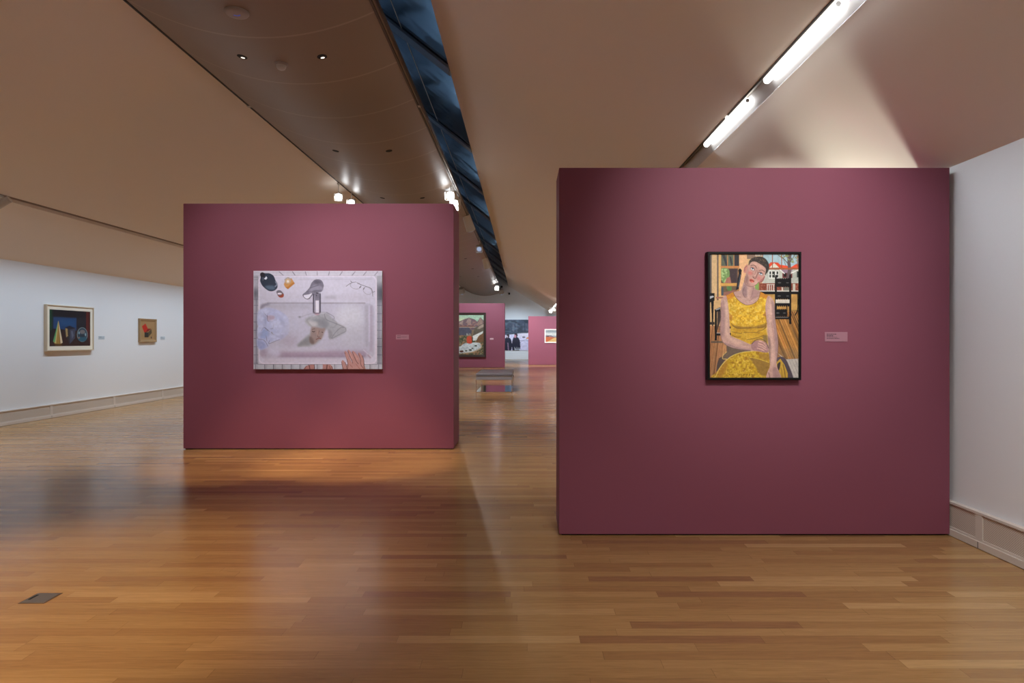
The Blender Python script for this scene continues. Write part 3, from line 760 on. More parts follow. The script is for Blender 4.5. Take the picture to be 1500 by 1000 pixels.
    for q, c in (([(255, 820), (258, 1000), (244, 1180), (256, 1300)], (168, 128, 120)), ([(300, 760), (318, 860), (325, 980)], (206, 176, 160)), ([(985, 740), (1000, 860), (1010, 980)], (212, 182, 166)), ([(1010, 1100), (1040, 1250), (1060, 1400)], (176, 134, 122)), ([(1000, 1500), (1010, 1650), (1000, 1760)], (206, 166, 142)), ([(420, 1400), (560, 1450), (680, 1470)], (206, 168, 150)), ([(560, 720), (620, 750), (660, 800)], (208, 178, 164)), ([(700, 770), (760, 760), (800, 720)], (204, 172, 156))):
        A.line(q, 16, c, .6, soft=6)
    # head
    A.blob([(648, 210), (602, 252), (586, 300), (598, 345), (630, 335), (650, 280)], (196, 138, 122)); A.line([(640, 235), (608, 270), (606, 320)], 7, (130, 70, 64))
    A.blob([(912, 385), (900, 440), (866, 486), (836, 492), (826, 460)], (178, 118, 110)); A.line([(905, 400), (880, 460), (850, 482)], 6, (110, 66, 62))
    face = [(668, 215), (642, 290), (616, 390), (600, 470), (620, 515), (670, 546), (720, 548), (770, 525), (820, 475), (880, 420), (908, 375), (926, 300), (925, 260), (850, 200), (760, 170), (700, 180)]
    A.blob(face, (196, 152, 136))
    A.blob([(700, 190), (800, 190), (900, 260), (900, 300), (830, 260), (740, 220)], (212, 170, 150), .7, soft=12)
    A.blob([(620, 400), (640, 330), (660, 420), (660, 500), (700, 545), (640, 530), (602, 470)], (140, 108, 102), .75, soft=12); A.blob([(780, 440), (840, 450), (790, 510), (730, 540), (740, 500)], (206, 168, 152), .6, soft=10)
    A.ell(690, 345, 38, 26, (204, 112, 104), .65, soft=12, rot=20); A.ell(822, 430, 34, 34, (206, 122, 116), .65, soft=12)
    A.blob([(775, 300), (815, 330), (790, 400), (765, 425), (735, 410), (755, 360)], (166, 124, 114), .7, soft=7); A.line([(792, 325), (775, 370), (750, 392)], 9, (224, 190, 170), .7, soft=3)
    A.line([(808, 330), (790, 385), (775, 420)], 8, (110, 78, 76), .85); A.line([(728, 400), (745, 422), (772, 424)], 9, (104, 64, 60), .9)
    for cx, cy_, rt in ((724, 282, 32), (850, 356, 28)):
        A.ell(cx, cy_, 40, 25, (150, 108, 104), .9, rot=rt); A.ell(cx, cy_, 32, 17, (216, 212, 206), 1, rot=rt); A.ell(cx, cy_ - 4, 13, 14, (120, 136, 150)); A.ell(cx, cy_ - 4, 6, 7, (34, 34, 40))
        c, q = math.cos(math.radians(rt)), math.sin(math.radians(rt))
        A.line([(cx - 36 * c, cy_ - 36 * q + 4), (cx + 12 * q, cy_ - 19 * c), (cx + 36 * c, cy_ + 36 * q - 4)], 7, (74, 52, 50))
    A.line([(694, 236), (735, 222), (768, 238), (784, 272)], 9, (92, 68, 58), .9); A.line([(826, 308), (868, 298), (908, 326)], 9, (92, 68, 58), .9)
    A.ell(714, 463, 40, 24, (186, 92, 78), 1, rot=26); A.line([(680, 448), (714, 462), (748, 478)], 6, (110, 46, 42)); A.ell(722, 478, 22, 9, (214, 128, 110), .8, rot=26)
    A.line([(616, 390), (600, 470), (622, 518), (672, 548), (722, 550), (772, 527), (822, 478)], 6, (116, 84, 80), .85)
    hm = [(664, 228), (672, 165), (720, 115), (790, 94), (870, 98), (935, 140), (974, 215), (972, 285), (940, 350), (914, 372), (928, 290), (895, 245), (835, 205), (770, 172), (720, 172), (690, 196)]
    A.blob(hm, (66, 58, 54)); A.speckle(A.mask(A.smooth(hm)), 14, (104, 88, 74), .62, .8); A.blob([(930, 150), (974, 215), (972, 285), (945, 340), (940, 240)], (50, 54, 54), .7, soft=8)
    A.grain(.10, 9); A.grain(.08, 40)
    g = A.im / 255
    A.im = 255 * np.clip(g + .10 * (g - .45), 0, 1) * np.array((.965, .99, 1.03))
    return A

def art_basin():
    A = Art((17, 21, 2528, 1939), 390, 298, (188, 188, 194), seed=5)
    r = A.rect
    WH = (206, 204, 212)
    # tiled surround
    r(17, 21, 2528, 125, (194, 194, 198)); r(17, 60, 2528, 66, (160, 160, 168)); r(17, 112, 2528, 118, (160, 160, 168))
    for x, dx in ((520, 80), (780, 50), (1030, 20), (1260, 0), (1500, -18), (1750, -50), (2000, -60), (2220, -60), (2440, -60)):
        A.line([(x, 40), (x + dx, 112)], 16, (108, 106, 118), .85, curve=False)
    r(17, 125, 112, 1850, (140, 140, 146)); r(2425, 125, 2528, 1850, (136, 140, 144))
    r(17, 125, 112, 360, (176, 176, 180), .9, soft=60); r(2425, 125, 2528, 240, (182, 184, 186), .9, soft=60)
    r(17, 380, 112, 560, (62, 62, 68), .9, soft=50); r(2425, 330, 2528, 620, (66, 70, 76), .9, soft=60)
    r(17, 300, 30, 1850, (186, 188, 192), .6, soft=12)
    for y in (575, 695, 860, 1018, 1180, 1340, 1500, 1660, 1822):
        r(17, y - 5, 112, y + 5, (72, 72, 84)); r(2425, y - 5, 2528, y + 5, (72, 76, 88))
    r(70, 560, 82, 1850, (86, 84, 96)); r(2458, 560, 2468, 1850, (86, 88, 100)); r(17, 150, 112, 156, (120, 120, 126)); r(17, 195, 112, 201, (120, 120, 126))
    r(17, 1835, 2528, 1939, (176, 180, 182)); r(17, 1840, 2528, 1848, (110, 108, 118))
    for x in (60, 240, 410, 580, 755, 925, 1090, 1260, 1425, 1600, 1760, 2290, 2455):
        r(x - 6, 1840, x + 6, 1939, (74, 74, 84)); r(x + 10, 1850, x + 40, 1939, (140, 142, 148), .6, soft=14)
    # basin body with rounded corners
    def rr(x0, y0, x1, y1, q, col, al=1, soft=0):
        pts = []
        for cx, cy_, a0 in ((x1 - q, y0 + q, -90), (x1 - q, y1 - q, 0), (x0 + q, y1 - q, 90), (x0 + q, y0 + q, 180)):
            for i in range(9):
                a = math.radians(a0 + i * 11.25); pts.append((cx + q * math.cos(a), cy_ + q * math.sin(a)))
        A.poly(pts, col, al, soft)
    rr(112, 118, 2426, 1838, 110, (214, 208, 214)); rr(140, 140, 2396, 1812, 90, (198, 197, 206))
    A.put(A.noise(420), (210, 212, 220), .35)
    rr(112, 118, 2426, 1838, 110, (214, 208, 214), .0)
    r(900, 182, 2330, 196, (150, 148, 158), .55, soft=14); r(170, 480, 2300, 620, (188, 186, 194), .5, soft=40)
    r(1400, 520, 1620, 560, (148, 148, 156), .6, soft=24)
    # inner bowl
    rr(150, 655, 2370, 1740, 120, (186, 186, 196)); r(280, 640, 2200, 664, (134, 132, 142), .7, soft=8)
    r(300, 670, 1150, 760, (166, 166, 172), .6, soft=40)
    A.blob([(160, 780), (170, 680), (300, 655), (340, 680), (240, 720)], (128, 124, 136), .75, soft=16)
    A.ell(1900, 950, 300, 270, (206, 209, 212), .85, soft=90); A.ell(1950, 1300, 260, 220, (186, 188, 194), .8, soft=90)
    r(2190, 680, 2260, 1500, (164, 164, 172), .6, soft=24); r(2290, 700, 2340, 1600, (168, 158, 172), .7, soft=16); r(2265, 700, 2285, 1400, (206, 202, 214), .7, soft=8)
    r(330, 1580, 2230, 1700, (160, 142, 158), .85, soft=34); r(500, 1670, 2200, 1705, (146, 130, 146), .6, soft=12); r(230, 1725, 2300, 1800, (198, 192, 200), .8, soft=20)
    r(150, 1540, 290, 1700, (158, 142, 158), .7, soft=30); A.ell(430, 1600, 130, 110, (200, 200, 212), .9, soft=50); A.ell(1000, 1560, 500, 40, (198, 198, 204), .7, soft=30)
    A.line([(2160, 1560), (2330, 1710)], 14, (214, 208, 214), .8, soft=5, curve=False); A.line([(2250, 1660), (2300, 1715)], 22, (140, 112, 130), .6, soft=10, curve=False)
    # cloth at left
    cl = [(120, 800), (300, 745), (520, 800), (680, 930), (720, 1100), (690, 1260), (560, 1360), (360, 1410), (300, 1500), (180, 1560), (110, 1520), (82, 1420), (88, 1250), (92, 1080), (90, 930)]
    A.blob(cl, (178, 186, 210), .95, soft=14)
    A.blob([(230, 1140), (330, 1240), (270, 1330), (150, 1330), (170, 1230)], (146, 164, 200), .8, soft=16); A.blob([(110, 1370), (230, 1420), (260, 1500), (160, 1550), (100, 1470)], (144, 154, 190), .8, soft=16)
    A.blob([(290, 900), (420, 900), (420, 980), (310, 1000)], (178, 160, 172), .8, soft=10)
    for q in ([(220, 830), (265, 890), (300, 920)], [(290, 880), (300, 1000), (400, 1005)], [(170, 1190), (235, 1125), (330, 1205)], [(235, 1130), (300, 1190)], [(265, 1290), (285, 1400)], [(330, 1380), (325, 1440), (440, 1395), (530, 1360)], [(410, 1060), (400, 1140), (350, 1155)], [(110, 1350), (230, 1380), (300, 1490)]):
        A.line(q, 9, (104, 100, 122), .75, soft=1)
    A.line([(370, 1220), (400, 1255), (430, 1265)], 18, (110, 104, 100), .8, soft=3)
    for q in ([(150, 800), (240, 760), (330, 790), (300, 860), (200, 850)], [(330, 1010), (470, 960), (600, 1040), (560, 1130), (420, 1150)], [(480, 820), (640, 900), (700, 1020), (620, 960), (500, 880)], [(340, 1260), (480, 1240), (640, 1200), (560, 1330), (420, 1370)], [(110, 1100), (200, 1080), (180, 1180), (110, 1230)], [(120, 860), (190, 900), (220, 1000), (130, 1010)]):
        A.blob(q, (196, 202, 220), .75, soft=12)
    for q in ([(400, 1270), (500, 1290), (610, 1250), (560, 1340)], [(240, 900), (280, 960), (260, 1080), (220, 1010)], [(520, 930), (600, 1000), (640, 1120), (560, 1060)], [(140, 1240), (200, 1210), (170, 1300)]):
        A.blob(q, (150, 158, 186), .6, soft=12)
    A.speckle(A.blur(A.mask(A.smooth(cl)), 20), 40, (166, 172, 196), .55, .35)
    A.poly([(84, 1040), (112, 1100), (84, 1180)], (150, 148, 154)); A.poly([(80, 1330), (104, 1290), (100, 1350)], (150, 148, 154))
    # haze of water
    A.ell(800, 1120, 230, 150, (186, 188, 200), .75, soft=100); A.ell(720, 1380, 160, 100, (166, 156, 168), .6, soft=70)
    # drifting cloth and face
    A.blob([(870, 1490), (960, 1380), (1100, 1260), (1150, 1130), (1050, 1050), (1030, 960), (1150, 900), (1320, 840), (1420, 830), (1500, 880), (1570, 960), (1640, 1030), (1780, 1100), (1815, 1130), (1812, 1210), (1700, 1290), (1580, 1345), (1500, 1345), (1490, 1230), (1440, 1165), (1380, 1220), (1330, 1370), (1180, 1480), (1000, 1495)], (160, 163, 164), .9, soft=16)
    A.blob([(1180, 980), (1400, 960), (1480, 1050), (1440, 1140), (1250, 1080)], (126, 130, 132), .7, soft=30); A.blob([(880, 1470), (1000, 1360), (1120, 1290), (1140, 1440), (1000, 1480)], (126, 128, 126), .7, soft=24)
    A.blob([(1060, 1000), (1260, 1020), (1250, 1090), (1150, 1110), (1080, 1060)], (192, 192, 188), .8, soft=18); A.blob([(1480, 1160), (1560, 1240), (1530, 1340), (1490, 1330)], (134, 136, 138), .6, soft=14)
    for q in ([(1120, 940), (1060, 990), (1110, 1060), (1160, 1110)], [(1260, 880), (1330, 930), (1420, 960)], [(1560, 960), (1640, 1040), (1600, 1110), (1520, 1130)], [(900, 1480), (1010, 1390), (1110, 1330)]):
        A.line(q, 22, (138, 140, 142), .55, soft=10)
    A.line([(1180, 910), (1300, 860), (1400, 850)], 20, (198, 198, 200), .7, soft=8)
    A.ell(920, 920, 26, 18, (120, 120, 128), .7, soft=8); A.line([(940, 925), (1060, 880), (1200, 850)], 12, (146, 146, 154), .6, soft=5)
    for q in ([(1400, 860), (1440, 970), (1600, 1040), (1780, 1115)], [(1440, 830), (1580, 910), (1590, 960)], [(1540, 1335), (1620, 1220), (1720, 1130), (1800, 1125)], [(1812, 1130), (1815, 1200), (1700, 1260), (1550, 1340)]):
        A.line(q, 10, (112, 114, 118), .75, soft=2)
    fc = [(1150, 1125), (1240, 1120), (1340, 1140), (1420, 1140), (1395, 1230), (1345, 1350), (1290, 1370), (1220, 1440), (1150, 1440), (1110, 1380), (1130, 1260)]
    A.blob(fc, (148, 128, 118), .85, soft=12); A.blob([(1110, 1300), (1180, 1350), (1200, 1440), (1130, 1430)], (110, 96, 90), .8, soft=12)
    A.line([(1165, 1200), (1192, 1212), (1215, 1200)], 12, (54, 44, 42)); A.line([(1350, 1215), (1375, 1225)], 12, (60, 44, 40)); A.line([(1160, 1165), (1215, 1150)], 9, (96, 78, 70)); A.line([(1300, 1190), (1270, 1300), (1310, 1310)], 10, (104, 78, 70)); A.line([(1240, 1360), (1290, 1335), (1335, 1345)], 12, (120, 66, 58)); A.ell(1270, 1230, 26, 60, (176, 150, 136), .6, soft=10)
    # bottle, box, pebble
    A.blob([(150, 80), (190, 52), (245, 70), (330, 72), (410, 120), (450, 210), (488, 280), (480, 360), (420, 412), (340, 420), (270, 385), (190, 310), (150, 220), (160, 140)], (46, 56, 70))
    A.blob([(150, 80), (190, 52), (235, 75), (240, 130), (190, 145), (155, 125)], (36, 32, 40)); A.poly([(225, 180), (270, 130), (290, 165), (262, 195)], (214, 220, 226)); A.blob([(250, 320), (400, 310), (440, 380), (340, 395), (280, 370)], (92, 112, 128), .85, soft=12); A.line([(450, 235), (478, 290), (440, 330)], 22, (170, 178, 190), .8, soft=5); A.line([(205, 150), (205, 210)], 10, (120, 124, 134), .8)
    A.poly([(612, 290), (640, 200), (690, 170), (762, 168), (826, 270), (692, 382), (640, 345)], (196, 146, 84)); A.poly([(640, 345), (692, 382), (826, 270), (800, 240), (690, 330)], (180, 122, 58)); A.ell(688, 215, 62, 60, (176, 164, 146), .9); A.ell(688, 225, 42, 42, (206, 178, 128)); A.ell(690, 228, 22, 24, (226, 220, 208)); A.line([(620, 200), (690, 152), (750, 190)], 8, (150, 140, 124))
    A.blob([(466, 440), (490, 405), (540, 402), (585, 440), (612, 480), (600, 530), (550, 546), (505, 520)], (112, 110, 118)); A.blob([(490, 500), (540, 505), (590, 470), (612, 490), (598, 535), (550, 546), (510, 525)], (150, 74, 54)); A.ell(530, 468, 42, 18, (222, 216, 218))
    # faucet
    hd = [(975, 490), (1050, 420), (1110, 350), (1150, 260), (1210, 200), (1290, 188), (1350, 215), (1386, 290), (1380, 360), (1345, 430), (1260, 450), (1190, 480), (1120, 560), (1070, 578), (1010, 545)]
    A.blob(hd, (118, 116, 126)); A.blob([(1100, 420), (1200, 300), (1340, 330), (1370, 400), (1200, 400), (1140, 470)], (150, 148, 160), .8, soft=12); A.blob([(1190, 230), (1260, 205), (1340, 240), (1300, 270), (1220, 270)], (92, 88, 98), .8, soft=12)
    A.line([(1120, 360), (1200, 330), (1290, 300)], 10, (74, 72, 82), .7, soft=3); A.line([(1060, 430), (1180, 420), (1340, 400)], 8, (84, 82, 92), .7, soft=3)
    A.blob([(996, 502), (1100, 480), (1160, 462), (1110, 540), (1066, 566), (1020, 545)], (216, 216, 222)); A.line([(985, 488), (1010, 545), (1066, 575), (1120, 560)], 9, (84, 82, 92))
    r(1176, 456, 1332, 838, (126, 124, 134)); A.ell(1254, 835, 78, 30, (120, 112, 122)); r(1180, 470, 1200, 830, (58, 56, 66), .9, soft=3); r(1312, 470, 1330, 830, (56, 54, 64), .9, soft=3); r(1228, 600, 1296, 840, (218, 216, 222), 1, soft=3); A.line([(1212, 500), (1208, 820)], 10, (180, 178, 188), .8, curve=False)
    r(1240, 448, 1290, 466, (34, 30, 38)); A.ell(1245, 500, 8, 22, (40, 36, 44)); r(1210, 470, 1300, 560, (110, 108, 118), .5, soft=6); A.ell(1258, 872, 50, 14, (176, 136, 142), .7, soft=6)
    # spectacles
    for q in ([(1825, 325), (1920, 262), (2010, 240)], [(1910, 220), (1945, 255)], [(2040, 265), (2160, 310), (2290, 355), (2330, 400), (2345, 520)], [(2345, 440), (2385, 425)]):
        A.line(q, 10, (92, 92, 100), .9)
    def ring(cx, cy_, rx, ry, rot):
        c, q = math.cos(math.radians(rot)), math.sin(math.radians(rot))
        A.line([(cx + rx * math.cos(t) * c - ry * math.sin(t) * q, cy_ + rx * math.cos(t) * q + ry * math.sin(t) * c) for t in [2 * math.pi * i / 22 for i in range(23)]], 7, (128, 128, 136), .85, curve=False)
    ring(2010, 310, 106, 66, 10); ring(2240, 410, 90, 66, 32); A.line([(2085, 350), (2115, 325)], 14, (60, 60, 66)); A.line([(2165, 385), (2180, 350)], 12, (70, 70, 76))
    # hand on the rim
    HS = (184, 142, 132); HD = (78, 46, 44)
    hx, hy = 1253, 973
    def H(l): return [(a + hx, b + hy) for a, b in l]
    A.blob(H([(605, 860), (700, 830), (860, 860), (925, 900), (925, 985), (600, 985)]), HS)
    fingers = [H([(538, 640), (560, 612), (600, 650), (640, 740), (690, 850), (640, 900), (605, 860), (570, 740)]), H([(600, 605), (625, 588), (660, 625), (720, 720), (790, 850), (730, 880), (680, 800), (630, 700)]), H([(685, 630), (705, 608), (750, 640), (820, 730), (850, 860), (800, 880), (750, 790), (705, 700)]), H([(805, 660), (830, 640), (880, 700), (920, 800), (920, 930), (860, 900), (850, 800), (825, 730)]), H([(480, 820), (505, 788), (550, 830), (580, 930), (590, 985), (520, 985), (490, 890)])]
    for f_ in fingers: A.blob(f_, HS)
    for q in ([(545, 640), (580, 750), (605, 860), (600, 960)], [(605, 610), (640, 700), (690, 810), (700, 850)], [(690, 630), (730, 720), (770, 810), (810, 860)], [(812, 660), (845, 760), (858, 870), (900, 940)], [(483, 820), (495, 890), (520, 980)], [(552, 830), (578, 900), (590, 980)], [(885, 700), (918, 800), (920, 980)]):
        A.line(H(q), 10, HD, .85)
    A.line(H([(640, 870), (700, 930)]), 12, (160, 106, 96), .8, soft=3); A.line(H([(760, 860), (840, 960)]), 12, (160, 106, 96), .8, soft=3)
    for q in ([(560, 680), (590, 760)], [(640, 660), (690, 760)], [(740, 680), (790, 770)]): A.line(H(q), 18, (212, 166, 150), .7, soft=6)
    # feet at the bottom edge
    A.poly([(985, 1950), (1040, 1875), (1120, 1850), (1200, 1850), (1215, 1950)], (176, 128, 118)); A.line([(1105, 1860), (1120, 1940)], 14, HD); A.line([(1050, 1880), (1010, 1940)], 10, HD, .8); A.line([(1205, 1850), (1210, 1940)], 12, HD)
    A.poly([(1370, 1950), (1370, 1840), (1520, 1850), (1560, 1890), (1570, 1950)], (178, 132, 122)); A.line([(1455, 1850), (1445, 1940)], 16, HD); A.line([(1500, 1880), (1520, 1940)], 10, HD, .8); A.line([(1540, 1880), (1565, 1940)], 10, HD, .8)
    r(17, 21, 2528, 34, (214, 206, 208), .7); r(17, 21, 27, 1939, (214, 206, 208), .6)
    A.grain(.05, 30)
    A.im = A.im * np.array((.975, .985, 1.045))
    return A

def art_mountain():
    A = Art((-560, 140, 462, 880), 150, 110, (120, 104, 84), seed=7)
    A.rect(-560, 140, 462, 380, (148, 176, 152)); A.rect(-560, 215, 200, 300, (196, 196, 150), .8, soft=30)
    A.poly([(-560, 330), (-420, 220), (-300, 270), (-150, 190), (15, 270), (100, 230), (200, 192), (300, 225), (345, 268), (400, 185), (462, 250), (462, 420), (-560, 420)], (104, 86, 92))
    A.poly([(200, 192), (240, 240), (230, 330), (180, 330), (160, 260)], (140, 118, 112)); A.poly([(15, 300), (100, 240), (90, 330)], (150, 130, 122)); A.poly([(400, 185), (440, 260), (430, 320), (340, 330)], (132, 110, 100)); A.poly([(-420, 220), (-380, 300), (-500, 340)], (150, 124, 116))
    A.speckle(A.mask([(-560, 300), (462, 260), (462, 420), (-560, 420)]), 24, (150, 112, 100), .6, .7)
    A.rect(-560, 345, 300, 380, (110, 66, 58), .8, soft=6); A.poly([(-560, 372), (200, 372), (250, 440), (240, 500), (120, 530), (-560, 530)], (76, 76, 90)); A.rect(-560, 366, 330, 374, (190, 186, 166), .7)
    A.poly([(300, 380), (462, 300), (462, 620), (260, 560)], (92, 84, 72)); A.poly([(340, 400), (380, 350), (462, 310), (462, 360), (380, 400)], (150, 134, 120))
    m = A.mask([(-560, 500), (140, 520), (300, 560), (462, 440), (462, 880), (-560, 880)]); A.put(m, (92, 92, 70)); A.speckle(m, 30, (60, 74, 52), .5, .9); A.speckle(m, 22, (156, 112, 84), .6, .8); A.speckle(m, 16, (176, 160, 130), .72, .8)
    A.poly([(268, 530), (330, 500), (450, 440), (440, 480), (360, 540), (330, 610), (270, 620)], (202, 206, 202)); A.poly([(330, 620), (380, 520), (462, 470), (462, 640), (340, 650)], (112, 82, 58))
    w_ = [(-560, 760), (-300, 720), (15, 730), (120, 670), (280, 650), (400, 670), (410, 740), (320, 800), (220, 830), (15, 850), (-560, 850)]
    A.blob(w_, (196, 204, 206)); A.line([(400, 680), (412, 745), (320, 805), (220, 838), (100, 850)], 22, (184, 158, 128), .8); A.speckle(A.mask(A.smooth(w_)), 22, (150, 166, 176), .6, .6)
    A.poly([(160, 560), (200, 525), (246, 545), (256, 660), (230, 675), (165, 665)], (190, 76, 56)); A.poly([(246, 545), (270, 560), (268, 650), (254, 660)], (70, 60, 44))
    for x, y, q in ((320, 712, 18), (260, 760, 14), (225, 790, 20), (70, 815, 26), (150, 805, 16), (-200, 790, 24), (-330, 640, 30)): A.ell(x, y, q * 1.4, q * .8, (58, 66, 50) if q < 22 else (84, 48, 40))
    for x in (160, 180, 215): A.line([(x, 480), (x + 4, 525)], 6, (200, 200, 186), curve=False)
    A.grain(.15, 16)
    return A

def art_mural():
    A = Art((-520, 135, 1500, 885), 200, 76, (64, 72, 88), seed=9)
    m = A.mask([(-520, 135), (1500, 135), (1500, 480), (-520, 480)]); A.put(m, (60, 68, 84)); A.speckle(m, 60, (44, 50, 62), .5, .8, 1.6); A.speckle(m, 36, (88, 104, 116), .64, .6, 2.5)
    for x in (-420, -300, -180, 40, 255, 270, 345, 505, 575, 600, 760, 900, 1060, 1230, 1400): A.line([(x, 230), (x + 8, 430)], 8, (124, 116, 128), .6)
    A.poly([(-520, 420), (60, 500), (260, 470), (640, 440), (1500, 400), (1500, 500), (-520, 520)], (52, 60, 60))
    A.poly([(-520, 520), (60, 510), (250, 490), (400, 470), (640, 462), (1500, 440), (1500, 885), (-520, 885)], (196, 190, 212)); A.rect(400, 470, 700, 560, (208, 198, 204), .7, soft=20); A.rect(430, 660, 1500, 885, (190, 182, 204), .6, soft=30)
    A.line([(420, 640), (640, 645), (1400, 600)], 12, (112, 104, 126), .8); A.line([(430, 690), (510, 640), (600, 610)], 9, (112, 100, 120), .8); A.ell(520, 560, 40, 18, (90, 74, 86)); A.poly([(570, 600), (600, 560), (720, 545), (720, 605)], (192, 128, 74)); A.poly([(900, 560), (960, 520), (1060, 560), (1060, 600), (900, 600)], (150, 96, 76))
    D = (30, 28, 46)
    def figure(cx, top, sc, facec):
        A.blob([(cx - 60 * sc, top + 90 * sc), (cx, top + 70 * sc), (cx + 70 * sc, top + 110 * sc), (cx + 105 * sc, top + 230 * sc), (cx + 85 * sc, top + 420 * sc), (cx - 70 * sc, top + 420 * sc), (cx - 95 * sc, top + 230 * sc)], D)
        A.ell(cx, top + 35 * sc, 42 * sc, 52 * sc, (50, 34, 42)); A.ell(cx - 20 * sc, top + 60 * sc, 26 * sc, 40 * sc, facec)
    figure(330, 480, 1.0, (188, 128, 140)); A.line([(300, 620), (250, 720), (210, 760)], 46, D); A.line([(330, 700), (340, 885)], 70, D); A.line([(405, 700), (415, 885)], 30, D)
    figure(135, 500, .9, (96, 72, 84)); A.line([(90, 600), (80, 700), (100, 885)], 50, D); A.line([(175, 600), (185, 885)], 40, D); A.line([(135, 700), (150, 885)], 26, (150, 120, 140), .8); A.line([(110, 530), (125, 560)], 16, (214, 206, 214))
    figure(-160, 500, .95, (180, 124, 130)); A.line([(-160, 800), (-150, 885)], 70, D)
    figure(900, 510, .8, (150, 104, 110)); A.line([(900, 780), (905, 885)], 60, D)
    for x, y in ((300, 800), (320, 830), (355, 800), (400, 815), (420, 850), (490, 860)): A.line([(x, y), (x + 6, 878)], 9, (196, 200, 206), curve=False)
    A.line([(300, 850), (430, 850)], 6, (180, 184, 196), curve=False)
    A.grain(.12, 30)
    return A

def art_desert():
    A = Art((1060, 395, 1560, 665), 90, 50, (130, 140, 146), seed=11)
    A.rect(1060, 395, 1560, 450, (120, 128, 132), 1, soft=10); A.rect(1060, 460, 1560, 520, (186, 188, 184), .9, soft=14)
    A.poly([(1060, 520), (1110, 515), (1200, 515), (1290, 550), (1560, 545), (1560, 575), (1060, 575)], (112, 96, 104)); A.poly([(1060, 550), (1180, 550), (1300, 565), (1560, 560), (1560, 665), (1060, 665)], (168, 88, 50)); A.poly([(1310, 560), (1330, 565), (1420, 665), (1090, 665), (1200, 610)], (186, 152, 98)); A.rect(1090, 530, 1150, 545, (70, 56, 62))
    A.grain(.12, 16)
    return A

def art_still():
    # x runs 163..905, y 155..850 of the crop, squared up
    A = Art((163, 178, 905, 843), 130, 112, (20, 22, 34), seed=13)
    r = A.rect
    r(163, 178, 905, 330, (20, 22, 34)); r(225, 315, 660, 560, (22, 68, 118), 1, soft=12); r(340, 360, 620, 470, (28, 84, 134), .7, soft=24); r(640, 300, 830, 600, (26, 30, 42)); r(163, 178, 215, 700, (18, 72, 48)); r(196, 178, 226, 640, (12, 48, 40), .8, soft=5); r(825, 190, 905, 843, (92, 30, 28)); r(865, 178, 905, 843, (66, 22, 24), .7)
    A.poly([(163, 640), (240, 530), (830, 560), (905, 843), (163, 843)], (48, 26, 28)); A.poly([(163, 560), (240, 520), (420, 530), (300, 700), (163, 760)], (24, 22, 30), .8); r(163, 780, 905, 843, (62, 34, 26), .6, soft=14)
    A.poly([(318, 375), (228, 745), (255, 785), (350, 795), (392, 768)], (176, 138, 70)); A.poly([(318, 375), (228, 745), (258, 770)], (92, 168, 112)); A.poly([(318, 375), (258, 770), (278, 785)], (214, 202, 130)); A.poly([(318, 375), (352, 790), (392, 768)], (232, 214, 178)); A.poly([(318, 375), (340, 790), (356, 790)], (150, 108, 52)); r(258, 790, 380, 843, (110, 82, 30), .7, soft=6)
    A.poly([(432, 500), (515, 462), (622, 505), (520, 535)], (20, 28, 52)); A.poly([(432, 500), (520, 535), (520, 843), (480, 700), (440, 660)], (52, 46, 50)); A.poly([(520, 535), (622, 505), (610, 690), (520, 790)], (66, 72, 92)); A.poly([(440, 510), (478, 520), (485, 650), (455, 670)], (170, 146, 96)); A.poly([(540, 560), (570, 555), (590, 640), (560, 700)], (104, 112, 134), .8)
    A.ell(752, 622, 100, 134, (150, 172, 176)); A.ell(752, 622, 92, 126, (44, 70, 88)); A.ell(752, 700, 84, 50, (30, 96, 120), .9, soft=6); A.ell(755, 570, 52, 40, (128, 122, 122), .95, soft=5); A.ell(690, 590, 14, 26, (150, 190, 200), .9, soft=3); A.ell(812, 620, 12, 30, (170, 200, 208), .9, soft=3); A.ell(690, 680, 16, 16, (188, 120, 96), .8, soft=4); A.ell(752, 645, 50, 24, (34, 46, 60), .8, soft=5)
    return A

def art_box():
    A = Art((155, 200, 580, 790), 60, 76, (156, 124, 86), seed=15)
    A.put(A.noise(160), (140, 116, 74), .6)
    A.poly([(198, 380), (300, 290), (318, 330), (365, 440), (300, 560), (262, 555)], (176, 46, 34)); A.poly([(365, 440), (465, 440), (380, 530), (300, 556)], (116, 28, 26)); A.poly([(272, 552), (380, 552), (380, 700), (272, 700)], (44, 44, 42)); A.poly([(380, 545), (470, 445), (482, 570), (380, 700)], (82, 70, 48)); A.ell(465, 710, 14, 34, (50, 36, 28)); A.rect(272, 660, 380, 700, (34, 30, 26))
    return A

# ------------------------------------------------------------------ pictures on the walls
GP = 1.0     # pigments are picked under gallery light; gain turns them into reflectance
def wall_label(x, y, z, w_, h_, rotz, label, m_, ink, rows):
    t = thing('wall_label', label, 'label', (x, y, z), rotz)
    bxobj('card', (-w_ / 2, w_ / 2, -.004, 0, 0, h_), m_, t)
    bm = bmesh.new(); rnd = random.Random(int(w_ * 1e4 + x * 10))
    for (zz_, x0, x1, th) in rows:
        xx = -w_ / 2 + x0 * w_; xe = -w_ / 2 + x1 * w_
        while xx < xe - .004:
            l = min(rnd.uniform(.007, .018), xe - xx)
            box(bm, xx, xx + l, -.0048, -.0035, zz_ * h_, zz_ * h_ + th * h_); xx += l + .0028
    mesh_obj('printed_lines', bm, ink, t)
    return t

